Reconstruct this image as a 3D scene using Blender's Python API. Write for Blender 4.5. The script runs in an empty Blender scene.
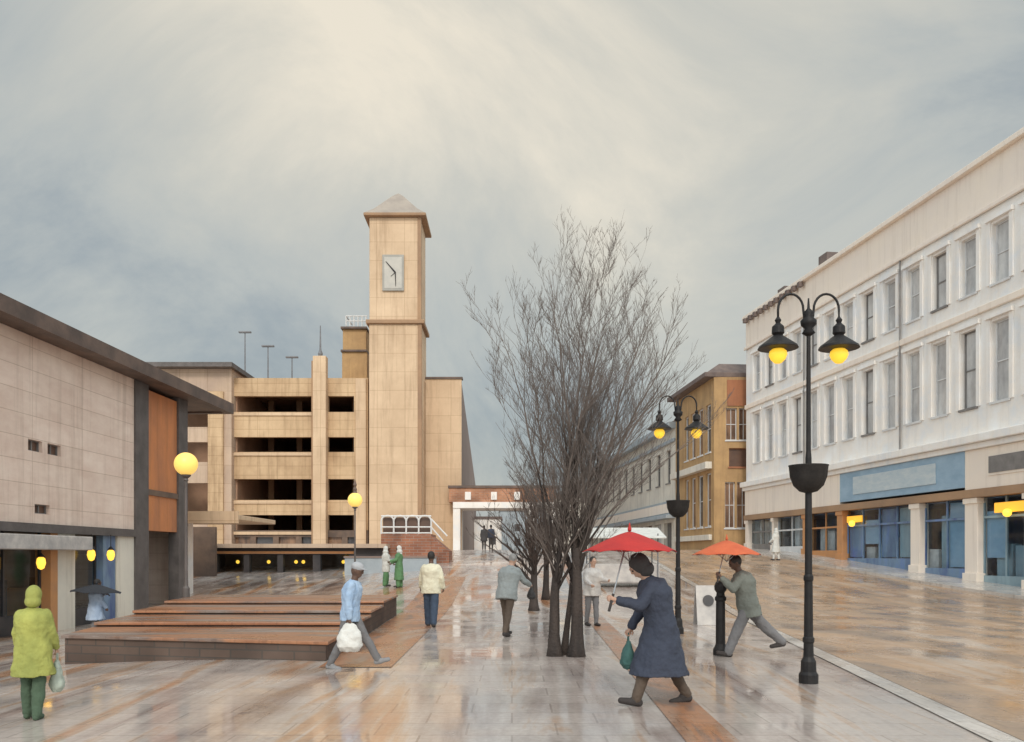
import bpy, bmesh, math, random
from mathutils import Vector, Matrix
random.seed(7)
R = math.radians
C = bpy.context.scene.collection
SC = bpy.context.scene
# ------------------------------------------------------------------ camera constants
F_PX, HOR, EYE = 860.0, 556.0, 1.75

def sstep(a, b, t):
    t = max(0.0, min(1.0, (t - a) / (b - a)))
    return t * t * (3 - 2 * t)

def gh(X, Y):
    """height of the ground: level plaza, street climbing beyond, dip on the left"""
    return 2.2 * sstep(24, 64, Y) - 0.4 * sstep(-3.5, -12.5, X) if False else \
        2.2 * sstep(24, 64, Y) - 0.4 * (1 - sstep(-12.5, -3.5, X))

def gx(x, Y):
    return (x - 512) * Y / F_PX

def gz(y, Y):
    return EYE + (HOR - y) * Y / F_PX

# ------------------------------------------------------------------ materials
def mat(name, c1, c2=None, scale=1.5, rough=0.8, bump=0.15, bscale=None, streak=0.0, metallic=0.0,
        spec=0.5, stretch=(1, 1, 1), grain=0.0, coat=0.0, c3=None, panel=None):
    m = bpy.data.materials.new(name); m.use_nodes = True
    nt = m.node_tree; N = nt.nodes; L = nt.links
    b = N['Principled BSDF']
    c2 = c2 or tuple(v * 0.75 for v in c1)
    tc = N.new('ShaderNodeNewGeometry')
    mp = N.new('ShaderNodeMapping'); mp.inputs['Scale'].default_value = stretch
    L.new(tc.outputs['Position'], mp.inputs['Vector'])
    n1 = N.new('ShaderNodeTexNoise'); n1.inputs['Scale'].default_value = scale
    n1.inputs['Detail'].default_value = 7; n1.inputs['Roughness'].default_value = 0.65
    L.new(mp.outputs[0], n1.inputs['Vector'])
    cr = N.new('ShaderNodeValToRGB'); e = cr.color_ramp.elements
    e[0].position = 0.35; e[0].color = (*c2, 1); e[1].position = 0.65; e[1].color = (*c1, 1)
    if c3:
        q = cr.color_ramp.elements.new(0.5); q.color = (*c3, 1)
    L.new(n1.outputs['Fac'], cr.inputs[0])
    col = cr.outputs[0]
    if streak:
        m2 = N.new('ShaderNodeMapping'); m2.inputs['Scale'].default_value = (2.6, 2.6, 0.16)
        L.new(tc.outputs['Position'], m2.inputs['Vector'])
        n2 = N.new('ShaderNodeTexNoise'); n2.inputs['Scale'].default_value = 1.0
        n2.inputs['Detail'].default_value = 6; n2.inputs['Roughness'].default_value = 0.7
        L.new(m2.outputs[0], n2.inputs['Vector'])
        r2 = N.new('ShaderNodeMapRange'); r2.inputs[1].default_value = 0.5; r2.inputs[2].default_value = 0.78
        L.new(n2.outputs['Fac'], r2.inputs[0])
        ml = N.new('ShaderNodeMath'); ml.operation = 'MULTIPLY'; ml.inputs[1].default_value = streak
        L.new(r2.outputs[0], ml.inputs[0])
        mx = N.new('ShaderNodeMixRGB'); mx.blend_type = 'MULTIPLY'
        mx.inputs[2].default_value = (0.42, 0.36, 0.31, 1)
        L.new(ml.outputs[0], mx.inputs[0]); L.new(col, mx.inputs[1]); col = mx.outputs[0]
    if panel:
        sx_ = N.new('ShaderNodeSeparateXYZ'); L.new(tc.outputs['Position'], sx_.inputs[0]); aa = N.new('ShaderNodeMath'); aa.operation = 'ADD'
        L.new(sx_.outputs[0], aa.inputs[0]); L.new(sx_.outputs[1], aa.inputs[1]); cb_ = N.new('ShaderNodeCombineXYZ'); L.new(aa.outputs[0], cb_.inputs[0]); L.new(sx_.outputs[2], cb_.inputs[1])
        bt = N.new('ShaderNodeTexBrick'); L.new(cb_.outputs[0], bt.inputs[0]); bt.inputs['Scale'].default_value = 1; bt.offset = 0
        bt.inputs['Brick Width'].default_value = panel[0]; bt.inputs['Row Height'].default_value = panel[1]; bt.inputs['Mortar Size'].default_value = panel[2]; bt.inputs['Mortar Smooth'].default_value = .5
        bt.inputs['Color1'].default_value = (1, 1, 1, 1); bt.inputs['Color2'].default_value = (.90, .89, .88, 1); bt.inputs['Mortar'].default_value = (.62, .56, .5, 1)
        mm = N.new('ShaderNodeMixRGB'); mm.blend_type = 'MULTIPLY'; mm.inputs[0].default_value = .8; L.new(col, mm.inputs[1]); L.new(bt.outputs[0], mm.inputs[2]); col = mm.outputs[0]
    L.new(col, b.inputs['Base Color'])
    b.inputs['Roughness'].default_value = rough
    b.inputs['Metallic'].default_value = metallic
    b.inputs['Specular IOR Level'].default_value = spec
    if coat:
        b.inputs['Coat Weight'].default_value = coat; b.inputs['Coat Roughness'].default_value = 0.15
    if bump:
        n3 = N.new('ShaderNodeTexNoise'); n3.inputs['Scale'].default_value = bscale or scale * 8
        n3.inputs['Detail'].default_value = 4
        L.new(tc.outputs['Position'], n3.inputs['Vector'])
        bp = N.new('ShaderNodeBump'); bp.inputs['Strength'].default_value = bump; bp.inputs['Distance'].default_value = 0.03
        L.new(n3.outputs['Fac'], bp.inputs['Height']); L.new(bp.outputs[0], b.inputs['Normal'])
    return m

def emis(name, c, s):
    m = bpy.data.materials.new(name); m.use_nodes = True
    b = m.node_tree.nodes['Principled BSDF']
    b.inputs['Base Color'].default_value = (*c, 1)
    b.inputs['Emission Color'].default_value = (*c, 1)
    b.inputs['Emission Strength'].default_value = s
    b.inputs['Roughness'].default_value = 0.4
    return m

def glass(name, tint=(0.7, 0.8, 0.85), refl=0.25):
    m = bpy.data.materials.new(name); m.use_nodes = True
    nt = m.node_tree; N = nt.nodes; L = nt.links; N.clear()
    o = N.new('ShaderNodeOutputMaterial'); t = N.new('ShaderNodeBsdfTransparent'); g = N.new('ShaderNodeBsdfGlossy')
    t.inputs[0].default_value = (*tint, 1); g.inputs['Roughness'].default_value = 0.05
    f = N.new('ShaderNodeLayerWeight'); f.inputs[0].default_value = 0.5
    q = N.new('ShaderNodeMath'); q.operation = 'POWER'; q.inputs[1].default_value = 4; L.new(f.outputs['Facing'], q.inputs[0])
    a = N.new('ShaderNodeMath'); a.operation = 'MULTIPLY_ADD'; a.inputs[1].default_value = 0.4; a.inputs[2].default_value = 0.03; a.use_clamp = True
    L.new(q.outputs[0], a.inputs[0])
    x = N.new('ShaderNodeMixShader'); L.new(a.outputs[0], x.inputs[0]); L.new(t.outputs[0], x.inputs[1]); L.new(g.outputs[0], x.inputs[2])
    L.new(x.outputs[0], o.inputs[0])
    return m

def brickmat(name, c1, c2, mortar, sc=1.0, axis='wall', rough=0.8, bw=0.6, rh=0.25, ms=0.02, bump=0.4):
    m = bpy.data.materials.new(name); m.use_nodes = True
    nt = m.node_tree; N = nt.nodes; L = nt.links; b = N['Principled BSDF']
    g = N.new('ShaderNodeNewGeometry')
    sp = N.new('ShaderNodeSeparateXYZ'); L.new(g.outputs['Position'], sp.inputs[0])
    cb = N.new('ShaderNodeCombineXYZ')
    if axis == 'wall':
        ad = N.new('ShaderNodeMath'); ad.operation = 'ADD'; L.new(sp.outputs[0], ad.inputs[0]); L.new(sp.outputs[1], ad.inputs[1])
        L.new(ad.outputs[0], cb.inputs[0]); L.new(sp.outputs[2], cb.inputs[1])
    else:
        L.new(sp.outputs[0], cb.inputs[0]); L.new(sp.outputs[1], cb.inputs[1])
    br = N.new('ShaderNodeTexBrick'); L.new(cb.outputs[0], br.inputs['Vector'])
    br.inputs['Color1'].default_value = (*c1, 1); br.inputs['Color2'].default_value = (*c2, 1); br.inputs['Mortar'].default_value = (*mortar, 1)
    br.inputs['Scale'].default_value = sc; br.inputs['Mortar Size'].default_value = ms
    br.inputs['Brick Width'].default_value = bw; br.inputs['Row Height'].default_value = rh
    n = N.new('ShaderNodeTexNoise'); n.inputs['Scale'].default_value = 0.9; n.inputs['Detail'].default_value = 6
    L.new(g.outputs['Position'], n.inputs['Vector'])
    cr = N.new('ShaderNodeMapRange'); cr.inputs[1].default_value = 0.3; cr.inputs[2].default_value = 0.7
    cr.inputs[3].default_value = 0.6; cr.inputs[4].default_value = 1.25; L.new(n.outputs['Fac'], cr.inputs[0])
    mx = N.new('ShaderNodeVectorMath'); mx.operation = 'SCALE'
    L.new(br.outputs['Color'], mx.inputs[0]); L.new(cr.outputs[0], mx.inputs['Scale'])
    L.new(mx.outputs[0], b.inputs['Base Color']); b.inputs['Roughness'].default_value = rough
    bp = N.new('ShaderNodeBump'); bp.inputs['Strength'].default_value = bump; bp.inputs['Distance'].default_value = 0.01; bp.invert = True
    L.new(br.outputs['Fac'], bp.inputs['Height']); L.new(bp.outputs[0], b.inputs['Normal'])
    return m

def wetmat(name, stops, sc=(0.5, 0.14), joint=(0.9, 0.45), jointc=(0.10, 0.08, 0.07), rot=0.0, rmin=0.08, rmax=0.42, jm=0.45):
    """wet paving: broad drifts of stone colour, slab joints, puddled gloss"""
    m = bpy.data.materials.new(name); m.use_nodes = True
    nt = m.node_tree; N = nt.nodes; L = nt.links; b = N['Principled BSDF']
    g = N.new('ShaderNodeNewGeometry')
    mp = N.new('ShaderNodeMapping'); mp.inputs['Scale'].default_value = (sc[0], sc[1], 0.5); mp.inputs['Rotation'].default_value = (0, 0, rot)
    L.new(g.outputs['Position'], mp.inputs[0])
    n = N.new('ShaderNodeTexNoise'); n.inputs['Scale'].default_value = 1.6; n.inputs['Detail'].default_value = 8
    n.inputs['Roughness'].default_value = 0.62; n.inputs['Distortion'].default_value = 0.6
    L.new(mp.outputs[0], n.inputs[0])
    cr = N.new('ShaderNodeValToRGB')
    els = cr.color_ramp.elements
    for i, (p, c) in enumerate(stops):
        if i < 2:
            els[i].position = p; els[i].color = (*c, 1)
        else:
            q = els.new(p); q.color = (*c, 1)
    L.new(n.outputs['Fac'], cr.inputs[0])
    # joints
    m2 = N.new('ShaderNodeMapping'); m2.inputs['Rotation'].default_value = (0, 0, rot); L.new(g.outputs['Position'], m2.inputs[0])
    br = N.new('ShaderNodeTexBrick'); L.new(m2.outputs[0], br.inputs[0])
    br.inputs['Scale'].default_value = 1; br.inputs['Brick Width'].default_value = joint[0]; br.inputs['Row Height'].default_value = joint[1]
    br.inputs['Mortar Size'].default_value = 0.012; br.inputs['Color1'].default_value = (1, 1, 1, 1); br.inputs['Color2'].default_value = (0.78, 0.78, 0.78, 1)
    br.inputs['Mortar'].default_value = (0.45, 0.42, 0.4, 1)
    mx = N.new('ShaderNodeMixRGB'); mx.blend_type = 'MULTIPLY'; mx.inputs[0].default_value = jm
    L.new(cr.outputs[0], mx.inputs[1]); L.new(br.outputs[0], mx.inputs[2])
    n4 = N.new('ShaderNodeTexNoise'); n4.inputs['Scale'].default_value = 14; n4.inputs['Detail'].default_value = 6; L.new(g.outputs['Position'], n4.inputs[0])
    r4 = N.new('ShaderNodeMapRange'); r4.inputs[3].default_value = 0.75; r4.inputs[4].default_value = 1.2; L.new(n4.outputs['Fac'], r4.inputs[0])
    vs = N.new('ShaderNodeVectorMath'); vs.operation = 'SCALE'; L.new(mx.outputs[0], vs.inputs[0]); L.new(r4.outputs[0], vs.inputs['Scale'])
    L.new(vs.outputs[0], b.inputs['Base Color'])
    # wetness
    n2 = N.new('ShaderNodeTexNoise'); n2.inputs['Scale'].default_value = 0.55; n2.inputs['Detail'].default_value = 5; n2.inputs['Roughness'].default_value = 0.6
    L.new(g.outputs['Position'], n2.inputs[0])
    rr = N.new('ShaderNodeMapRange'); rr.inputs[1].default_value = 0.38; rr.inputs[2].default_value = 0.62
    rr.inputs[3].default_value = rmin; rr.inputs[4].default_value = rmax
    L.new(n2.outputs['Fac'], rr.inputs[0]); L.new(rr.outputs[0], b.inputs['Roughness'])
    b.inputs['Specular IOR Level'].default_value = 0.8
    n3 = N.new('ShaderNodeTexNoise'); n3.inputs['Scale'].default_value = 3.5; n3.inputs['Detail'].default_value = 5; L.new(g.outputs['Position'], n3.inputs[0])
    bp = N.new('ShaderNodeBump'); bp.inputs['Strength'].default_value = 0.16; bp.inputs['Distance'].default_value = 0.012
    L.new(n3.outputs['Fac'], bp.inputs['Height'])
    b2 = N.new('ShaderNodeBump'); b2.invert = True; b2.inputs['Strength'].default_value = 0.3; b2.inputs['Distance'].default_value = 0.006
    L.new(br.outputs['Fac'], b2.inputs['Height']); L.new(bp.outputs[0], b2.inputs['Normal']); L.new(b2.outputs[0], b.inputs['Normal'])
    return m

M = {}
M['render_pink'] = mat('render_pink', (0.93, 0.77, 0.66), (0.80, 0.62, 0.52), 0.8, 0.85, 0.25, 5, streak=0.45, panel=(2.6, 0.62, 0.012), stretch=(1, 1, 2.2))
M['brown_fascia'] = mat('brown_fascia', (0.17, 0.115, 0.09), (0.09, 0.065, 0.055), 1.2, 0.6, 0.2)
M['dark_slate'] = mat('dark_slate', (0.15, 0.13, 0.125), (0.09, 0.08, 0.075), 1.5, 0.6, 0.2)
M['orange_tile'] = mat('orange_tile', (0.66, 0.25, 0.09), (0.46, 0.19, 0.09), 1.0, 0.6, 0.3, streak=0.5, stretch=(1, 1, 0.4))
M['sand'] = mat('sand', (0.68, 0.49, 0.30), (0.50, 0.34, 0.20), 0.35, 0.85, 0.3, 4, streak=0.8, panel=(2.4, 0.8, 0.025))
M['sand_light'] = mat('sand_light', (0.74, 0.55, 0.37), (0.60, 0.43, 0.28), 0.3, 0.85, 0.2, 4, streak=0.55, panel=(2.4, 1.6, 0.02))
M['sand_pink'] = mat('sand_pink', (0.62, 0.47, 0.34), (0.48, 0.36, 0.28), 0.25, 0.85, 0.2, 4, streak=0.5, panel=(2.4, 1.6, 0.02))
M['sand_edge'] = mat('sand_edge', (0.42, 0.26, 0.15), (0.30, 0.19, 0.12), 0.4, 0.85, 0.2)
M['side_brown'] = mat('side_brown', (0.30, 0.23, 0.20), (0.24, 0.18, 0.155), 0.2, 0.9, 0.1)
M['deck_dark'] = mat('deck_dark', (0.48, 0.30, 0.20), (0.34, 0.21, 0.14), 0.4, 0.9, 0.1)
M['ochre'] = mat('ochre', (0.52, 0.33, 0.155), (0.40, 0.25, 0.12), 0.8, 0.8, 0.2, streak=0.6)
M['ochre_red'] = mat('ochre_red', (0.42, 0.17, 0.08), (0.33, 0.14, 0.075), 0.8, 0.8, 0.2, streak=0.4)
M['white_stucco'] = mat('white_stucco', (0.90, 0.89, 0.87), (0.78, 0.79, 0.80), 0.5, 0.8, 0.3, 5, streak=0.22, c3=(0.88, 0.83, 0.77))
M['cream_stucco'] = mat('cream_stucco', (0.90, 0.79, 0.67), (0.85, 0.75, 0.66), 0.4, 0.8, 0.2, 5, streak=0.3)
M['cream_old'] = mat('cream_old', (0.78, 0.73, 0.63), (0.64, 0.60, 0.53), 0.5, 0.8, 0.2, streak=0.6)
M['blue_grey_trim'] = mat('blue_grey_trim', (0.42, 0.47, 0.50), (0.32, 0.37, 0.41), 1, 0.7, 0.1)
M['pane'] = mat('pane', (0.66, 0.65, 0.63), (0.34, 0.33, 0.33), 0.8, 0.12, 0.05, stretch=(1, 1, 0.5))  # opaque pane; curtains and sky reflection put into the mottled grey
M['pane_dark'] = mat('pane_dark', (0.12, 0.115, 0.12), (0.045, 0.045, 0.05), 0.9, 0.1, 0.05)
M['pane_warm'] = mat('pane_warm', (0.34, 0.20, 0.12), (0.08, 0.05, 0.04), 1.2, 0.15, 0.05, stretch=(1, 1, 0.3))
M['pane_brown'] = mat('pane_brown', (0.16, 0.09, 0.06), (0.11, 0.065, 0.05), 1.2, 0.3, 0.05)
M['frame_white'] = mat('frame_white', (0.74, 0.74, 0.73), (0.60, 0.60, 0.60), 2, 0.5, 0.05)
M['frame_grey'] = mat('frame_grey', (0.25, 0.235, 0.225), (0.17, 0.16, 0.155), 2, 0.5, 0.05)
M['fascia_blue'] = mat('fascia_blue', (0.34, 0.48, 0.60), (0.25, 0.38, 0.50), 0.8, 0.5, 0.1, stretch=(1, 1, 2))
M['fascia_pale'] = mat('fascia_pale', (0.58, 0.64, 0.66), (0.44, 0.54, 0.60), 1.5, 0.5, 0.1, stretch=(1, 1, 3))
M['shop_blue'] = mat('shop_blue', (0.15, 0.24, 0.52), (0.07, 0.11, 0.27), 1.1, 0.5, 0.1, stretch=(1, 1, 0.3), c3=(0.18, 0.27, 0.38))
M['shop_teal'] = mat('shop_teal', (0.34, 0.46, 0.50), (0.2, 0.28, 0.33), 1.1, 0.5, 0.1, stretch=(1, 1, 0.3))
M['shop_dark'] = mat('shop_dark', (0.07, 0.06, 0.06), (0.03, 0.03, 0.035), 0.9, 0.5, 0.1)
M['shop_brown'] = mat('shop_brown', (0.20, 0.13, 0.09), (0.10, 0.07, 0.055), 0.9, 0.6, 0.1)
M['shop_orange'] = mat('shop_orange', (0.62, 0.29, 0.11), (0.5, 0.25, 0.12), 1.5, 0.6, 0.1)
M['display_pale'] = mat('display_pale', (0.62, 0.58, 0.54), (0.4, 0.38, 0.37), 2.5, 0.7, 0.1)
M['clock_grey'] = mat('clock_grey', (0.40, 0.38, 0.34), (0.32, 0.31, 0.28), 1, 0.7, 0.1)
M['clock_dial'] = mat('clock_dial', (0.56, 0.53, 0.47), (0.46, 0.44, 0.40), 1, 0.7, 0.1)
M['glass'] = glass('glass', (0.88, 0.93, 0.96))
M['roof_slate'] = mat('roof_slate', (0.20, 0.15, 0.13), (0.12, 0.09, 0.085), 1.5, 0.7, 0.3)
M['tower_roof'] = mat('tower_roof', (0.42, 0.36, 0.30), (0.33, 0.28, 0.24), 0.8, 0.8, 0.2)
M['black_iron'] = mat('black_iron', (0.022, 0.020, 0.020), (0.012, 0.011, 0.012), 6, 0.5, 0.15, spec=0.3)
M['grey_steel'] = mat('grey_steel', (0.22, 0.22, 0.23), (0.15, 0.15, 0.16), 3, 0.5, 0.1)
M['white_steel'] = mat('white_steel', (0.78, 0.77, 0.75), (0.66, 0.65, 0.64), 3, 0.5, 0.1)
M['brick_red'] = brickmat('brick_red', (0.36, 0.15, 0.085), (0.26, 0.10, 0.06), (0.3, 0.24, 0.2), 1, 'wall', bw=0.45, rh=0.15, ms=0.012)
M['brick_orange'] = brickmat('brick_orange', (0.50, 0.24, 0.13), (0.40, 0.18, 0.10), (0.4, 0.3, 0.24), 1, 'wall', bw=0.45, rh=0.15, ms=0.012)
M['step_riser'] = brickmat('step_riser', (0.13, 0.088, 0.068), (0.095, 0.065, 0.052), (0.08, 0.065, 0.055), 1, 'wall', bw=0.44, rh=0.15, ms=0.012)
M['step_top'] = wetmat('step_top', [(0.36, (0.30, 0.115, 0.05)), (0.62, (0.30, 0.25, 0.22)), (0.48, (0.42, 0.19, 0.09)), (0.54, (0.20, 0.13, 0.10))], sc=(0.10, 1.1), joint=(0.45, 0.22), rmin=0.25, rmax=0.55)
M['paving'] = wetmat('paving', [(0.33, (0.25, 0.17, 0.14)), (0.67, (0.50, 0.23, 0.11)), (0.43, (0.44, 0.37, 0.335)), (0.53, (0.57, 0.50, 0.45)), (0.585, (0.52, 0.37, 0.27))], sc=(0.6, 0.065), joint=(0.9, 0.6), rmin=0.04, rmax=0.28, jm=0.5)
M['paving_red'] = wetmat('paving_red', [(0.36, (0.22, 0.14, 0.11)), (0.64, (0.42, 0.33, 0.27)), (0.46, (0.44, 0.20, 0.10)), (0.55, (0.38, 0.21, 0.13))], sc=(0.8, 0.2), joint=(0.44, 0.22), rmin=0.12, rmax=0.4)
M['road'] = wetmat('road', [(0.34, (0.27, 0.20, 0.155)), (0.68, (0.56, 0.47, 0.39)), (0.46, (0.41, 0.29, 0.20)), (0.56, (0.51, 0.33, 0.20))], sc=(0.6, 0.09), joint=(0.9, 0.6), rot=0.06, rmin=0.14, rmax=0.45)
M['channel'] = wetmat('channel', [(0.4, (0.56, 0.51, 0.46)), (0.6, (0.66, 0.61, 0.56))], joint=(0.2, 0.9), rmin=0.1, rmax=0.35)
M['bark'] = mat('bark', (0.065, 0.048, 0.04), (0.026, 0.02, 0.018), 5, 0.8, 0.9, 30, stretch=(1, 1, 0.2))
M['twig'] = mat('twig', (0.20, 0.165, 0.145), (0.13, 0.105, 0.092), 3, 0.8, 0.0)
M['twig_dark'] = mat('twig_dark', (0.11, 0.075, 0.06), (0.06, 0.045, 0.04), 3, 0.8, 0.0)
M['bulb'] = emis('bulb', (1.0, 0.60, 0.05), 0.75)
M['globe'] = emis('globe', (1.0, 0.66, 0.16), 0.6)
M['shop_light'] = emis('shop_light', (1.0, 0.55, 0.06), 1.6)
M['sign_yellow'] = emis('sign_yellow', (1.0, 0.50, 0.05), 0.7)
M['skin_dark'] = mat('skin_dark', (0.14, 0.075, 0.05), (0.10, 0.055, 0.038), 12, 0.5, 0.05)
M['skin'] = mat('skin', (0.55, 0.34, 0.25), (0.46, 0.28, 0.2), 12, 0.5, 0.05)
M['hair_dark'] = mat('hair_dark', (0.03, 0.025, 0.022), (0.015, 0.012, 0.012), 20, 0.6, 0.4, 60)
M['hair_grey'] = mat('hair_grey', (0.35, 0.34, 0.33), (0.22, 0.21, 0.2), 20, 0.7, 0.4, 60)

def cloth(name, c, c2=None):
    M[name] = mat(name, c, c2 or tuple(v * 0.8 for v in c), 3, 0.85, 0.3, 40, stretch=(1, 1, 0.5))
cloth('navy', (0.045, 0.055, 0.085)); cloth('navy_trouser', (0.05, 0.075, 0.12)); cloth('sky_shirt', (0.50, 0.62, 0.76), (0.30, 0.43, 0.62))
cloth('grey_trouser', (0.19, 0.185, 0.19)); cloth('white_shirt', (0.76, 0.72, 0.56), (0.6, 0.55, 0.4)); cloth('lime', (0.42, 0.43, 0.11), (0.27, 0.29, 0.075))
cloth('green_trouser', (0.075, 0.12, 0.075)); cloth('grey_shirt', (0.33, 0.36, 0.36)); cloth('white_cloth', (0.72, 0.72, 0.68)); cloth('leaf_green', (0.12, 0.26, 0.12))
cloth('bag_white', (0.74, 0.73, 0.69)); cloth('bag_pale', (0.50, 0.56, 0.48)); cloth('bag_green', (0.05, 0.13, 0.12)); cloth('umb_red', (0.52, 0.035, 0.03), (0.42, 0.03, 0.028))
cloth('umb_orange', (0.72, 0.17, 0.07), (0.6, 0.12, 0.05)); cloth('umb_black', (0.03, 0.035, 0.045)); cloth('blue_white', (0.46, 0.56, 0.70), (0.30, 0.40, 0.56))
cloth('dark_coat', (0.06, 0.055, 0.055)); cloth('brown_trouser', (0.11, 0.08, 0.06)); cloth('cap_grey', (0.45, 0.46, 0.48)); cloth('shoe', (0.05, 0.042, 0.04)); cloth('shoe_grey', (0.3, 0.3, 0.31)); cloth('grey_green', (0.20, 0.215, 0.19))
M['chrome'] = mat('chrome', (0.45, 0.45, 0.46), (0.4, 0.4, 0.4), 4, 0.3, 0, metallic=0.9)
M['pot'] = mat('pot', (0.03, 0.026, 0.024), (0.018, 0.016, 0.015), 8, 0.7, 0.3, spec=0.3)

# ------------------------------------------------------------------ mesh helpers
LOC = {}
class MB:
    def __init__(s): s.v = []; s.f = []
    def add(s, vs, fs):
        o = len(s.v); s.v += [tuple(v) for v in vs]; s.f += [tuple(i + o for i in f) for f in fs]; return s
    def hexa(s, p):   # p: 4 bottom (ccw) + 4 top
        return s.add(p, [(3, 2, 1, 0), (4, 5, 6, 7), (0, 1, 5, 4), (1, 2, 6, 5), (2, 3, 7, 6), (3, 0, 4, 7)])
    def box(s, x0, x1, y0, y1, z0, z1):
        return s.hexa([(x0, y0, z0), (x1, y0, z0), (x1, y1, z0), (x0, y1, z0), (x0, y0, z1), (x1, y0, z1), (x1, y1, z1), (x0, y1, z1)])
    def tube(s, pts, rad, n=8, caps=True):
        pts = [Vector(p) for p in pts]
        if not hasattr(rad, '__len__'): rad = [rad] * len(pts)
        ref = Vector((0, 0, 1)) if abs((pts[-1] - pts[0]).normalized().z) < 0.9 else Vector((1, 0, 0))
        vs = []; fs = []
        for i, p in enumerate(pts):
            t = (pts[min(i + 1, len(pts) - 1)] - pts[max(i - 1, 0)])
            if t.length < 1e-9: t = Vector((0, 0, 1))
            t.normalize()
            a = t.cross(ref)
            if a.length < 1e-5: a = t.cross(Vector((0, 1, 0)))
            a.normalize(); b = t.cross(a)
            for k in range(n):
                an = 2 * math.pi * k / n
                vs.append(p + (a * math.cos(an) + b * math.sin(an)) * rad[i])
        for i in range(len(pts) - 1):
            for k in range(n):
                k2 = (k + 1) % n
                fs.append((i * n + k, i * n + k2, (i + 1) * n + k2, (i + 1) * n + k))
        if caps:
            fs.append(tuple(range(n - 1, -1, -1))); fs.append(tuple((len(pts) - 1) * n + k for k in range(n)))
        return s.add(vs, fs)
    def lathe(s, prof, c=(0, 0, 0), n=20, sx=1, sy=1, rot=0):
        vs = []; fs = []
        for r, z in prof:
            for k in range(n):
                an = 2 * math.pi * k / n + rot
                vs.append((c[0] + r * sx * math.cos(an), c[1] + r * sy * math.sin(an), c[2] + z))
        for i in range(len(prof) - 1):
            for k in range(n):
                k2 = (k + 1) % n
                fs.append((i * n + k, i * n + k2, (i + 1) * n + k2, (i + 1) * n + k))
        fs.append(tuple(range(n - 1, -1, -1))); fs.append(tuple((len(prof) - 1) * n + k for k in range(n)))
        return s.add(vs, fs)
    def ball(s, c, r, n=12, m=8):
        if not hasattr(r, '__len__'): r = (r, r, r)
        prof = []
        vs = []; fs = []
        for i in range(1, m):
            th = math.pi * i / m
            for k in range(n):
                an = 2 * math.pi * k / n
                vs.append((c[0] + r[0] * math.sin(th) * math.cos(an), c[1] + r[1] * math.sin(th) * math.sin(an), c[2] - r[2] * math.cos(th)))
        for i in range(m - 2):
            for k in range(n):
                k2 = (k + 1) % n
                fs.append((i * n + k, i * n + k2, (i + 1) * n + k2, (i + 1) * n + k))
        vs.append((c[0], c[1], c[2] - r[2])); vs.append((c[0], c[1], c[2] + r[2]))
        b, t = len(vs) - 2, len(vs) - 1
        for k in range(n):
            k2 = (k + 1) % n
            fs.append((b, k2, k)); fs.append((t, (m - 2) * n + k, (m - 2) * n + k2))
        return s.add(vs, fs)
    def mesh(s, name, off=(0, 0, 0), recalc=True):
        me = bpy.data.meshes.new(name)
        me.from_pydata([(x - off[0], y - off[1], z - off[2]) for x, y, z in s.v], [], s.f)
        if recalc:
            bm = bmesh.new(); bm.from_mesh(me); bmesh.ops.recalc_face_normals(bm, faces=bm.faces); bm.to_mesh(me); bm.free()
        me.update(); return me
    def build(s, name, m, parent=None, smooth=False, bevel=0, recalc=True, loc=None):
        off = LOC[parent.name] if parent else (loc or (0, 0, 0))
        me = s.mesh(name, off, recalc)
        me.materials.append(M[m] if isinstance(m, str) else m)
        o = bpy.data.objects.new(name, me); C.objects.link(o)
        if parent: o.parent = parent
        else: o.location = off
        LOC[o.name] = off
        if smooth: me.polygons.foreach_set('use_smooth', [True] * len(me.polygons))
        if bevel:
            bv = o.modifiers.new('bevel', 'BEVEL'); bv.width = bevel; bv.segments = 2; bv.limit_method = 'ANGLE'
        return o

def tag(o, label=None, cat=None, group=None, kind=None):
    if label: o['label'] = label
    if cat: o['category'] = cat
    if group: o['group'] = group
    if kind: o['kind'] = kind
    return o

def thing(name, loc, label, cat, group=None, rz=0):
    o = bpy.data.objects.new(name, None); C.objects.link(o); o.location = loc; o.rotation_euler.z = rz
    o.empty_display_size = 0.2
    LOC[o.name] = tuple(loc)
    return tag(o, label, cat, group)

def copy_tree(o, parent=None):
    c = o.copy(); C.objects.link(c); c.parent = parent
    for ch in list(o.children): copy_tree(ch, c)
    return c

class Fr:
    """upright wall frame: u along the wall, n out of it, z up"""
    def __init__(s, A, B, side=1):
        s.A = Vector((A[0], A[1], 0)); d = Vector((B[0] - A[0], B[1] - A[1], 0)); s.L = d.length; s.u = d.normalized()
        s.n = Vector((-s.u.y, s.u.x, 0)) * side
    def p(s, u, n, z):
        q = s.A + s.u * u + s.n * n; return (q.x, q.y, z)
    def box(s, mb, u0, u1, n0, n1, z0, z1):
        return mb.hexa([s.p(u0, n0, z0), s.p(u1, n0, z0), s.p(u1, n1, z0), s.p(u0, n1, z0), s.p(u0, n0, z1), s.p(u1, n0, z1), s.p(u1, n1, z1), s.p(u0, n1, z1)])
    def holes(s, mb, u0, u1, z0, z1, hs, n0, n1):
        us = sorted(set([u0, u1] + [min(max(h[i], u0), u1) for h in hs for i in (0, 1)]))
        for a, b in zip(us, us[1:]):
            if b - a < 1e-4: continue
            mid = (a + b) / 2
            cut = sorted([(h[2], h[3]) for h in hs if h[0] < mid < h[1]])
            z = z0
            for c0, c1 in cut:
                if c0 > z: s.box(mb, a, b, n0, n1, z, c0)
                z = max(z, c1)
            if z < z1: s.box(mb, a, b, n0, n1, z, z1)
        return mb

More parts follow.
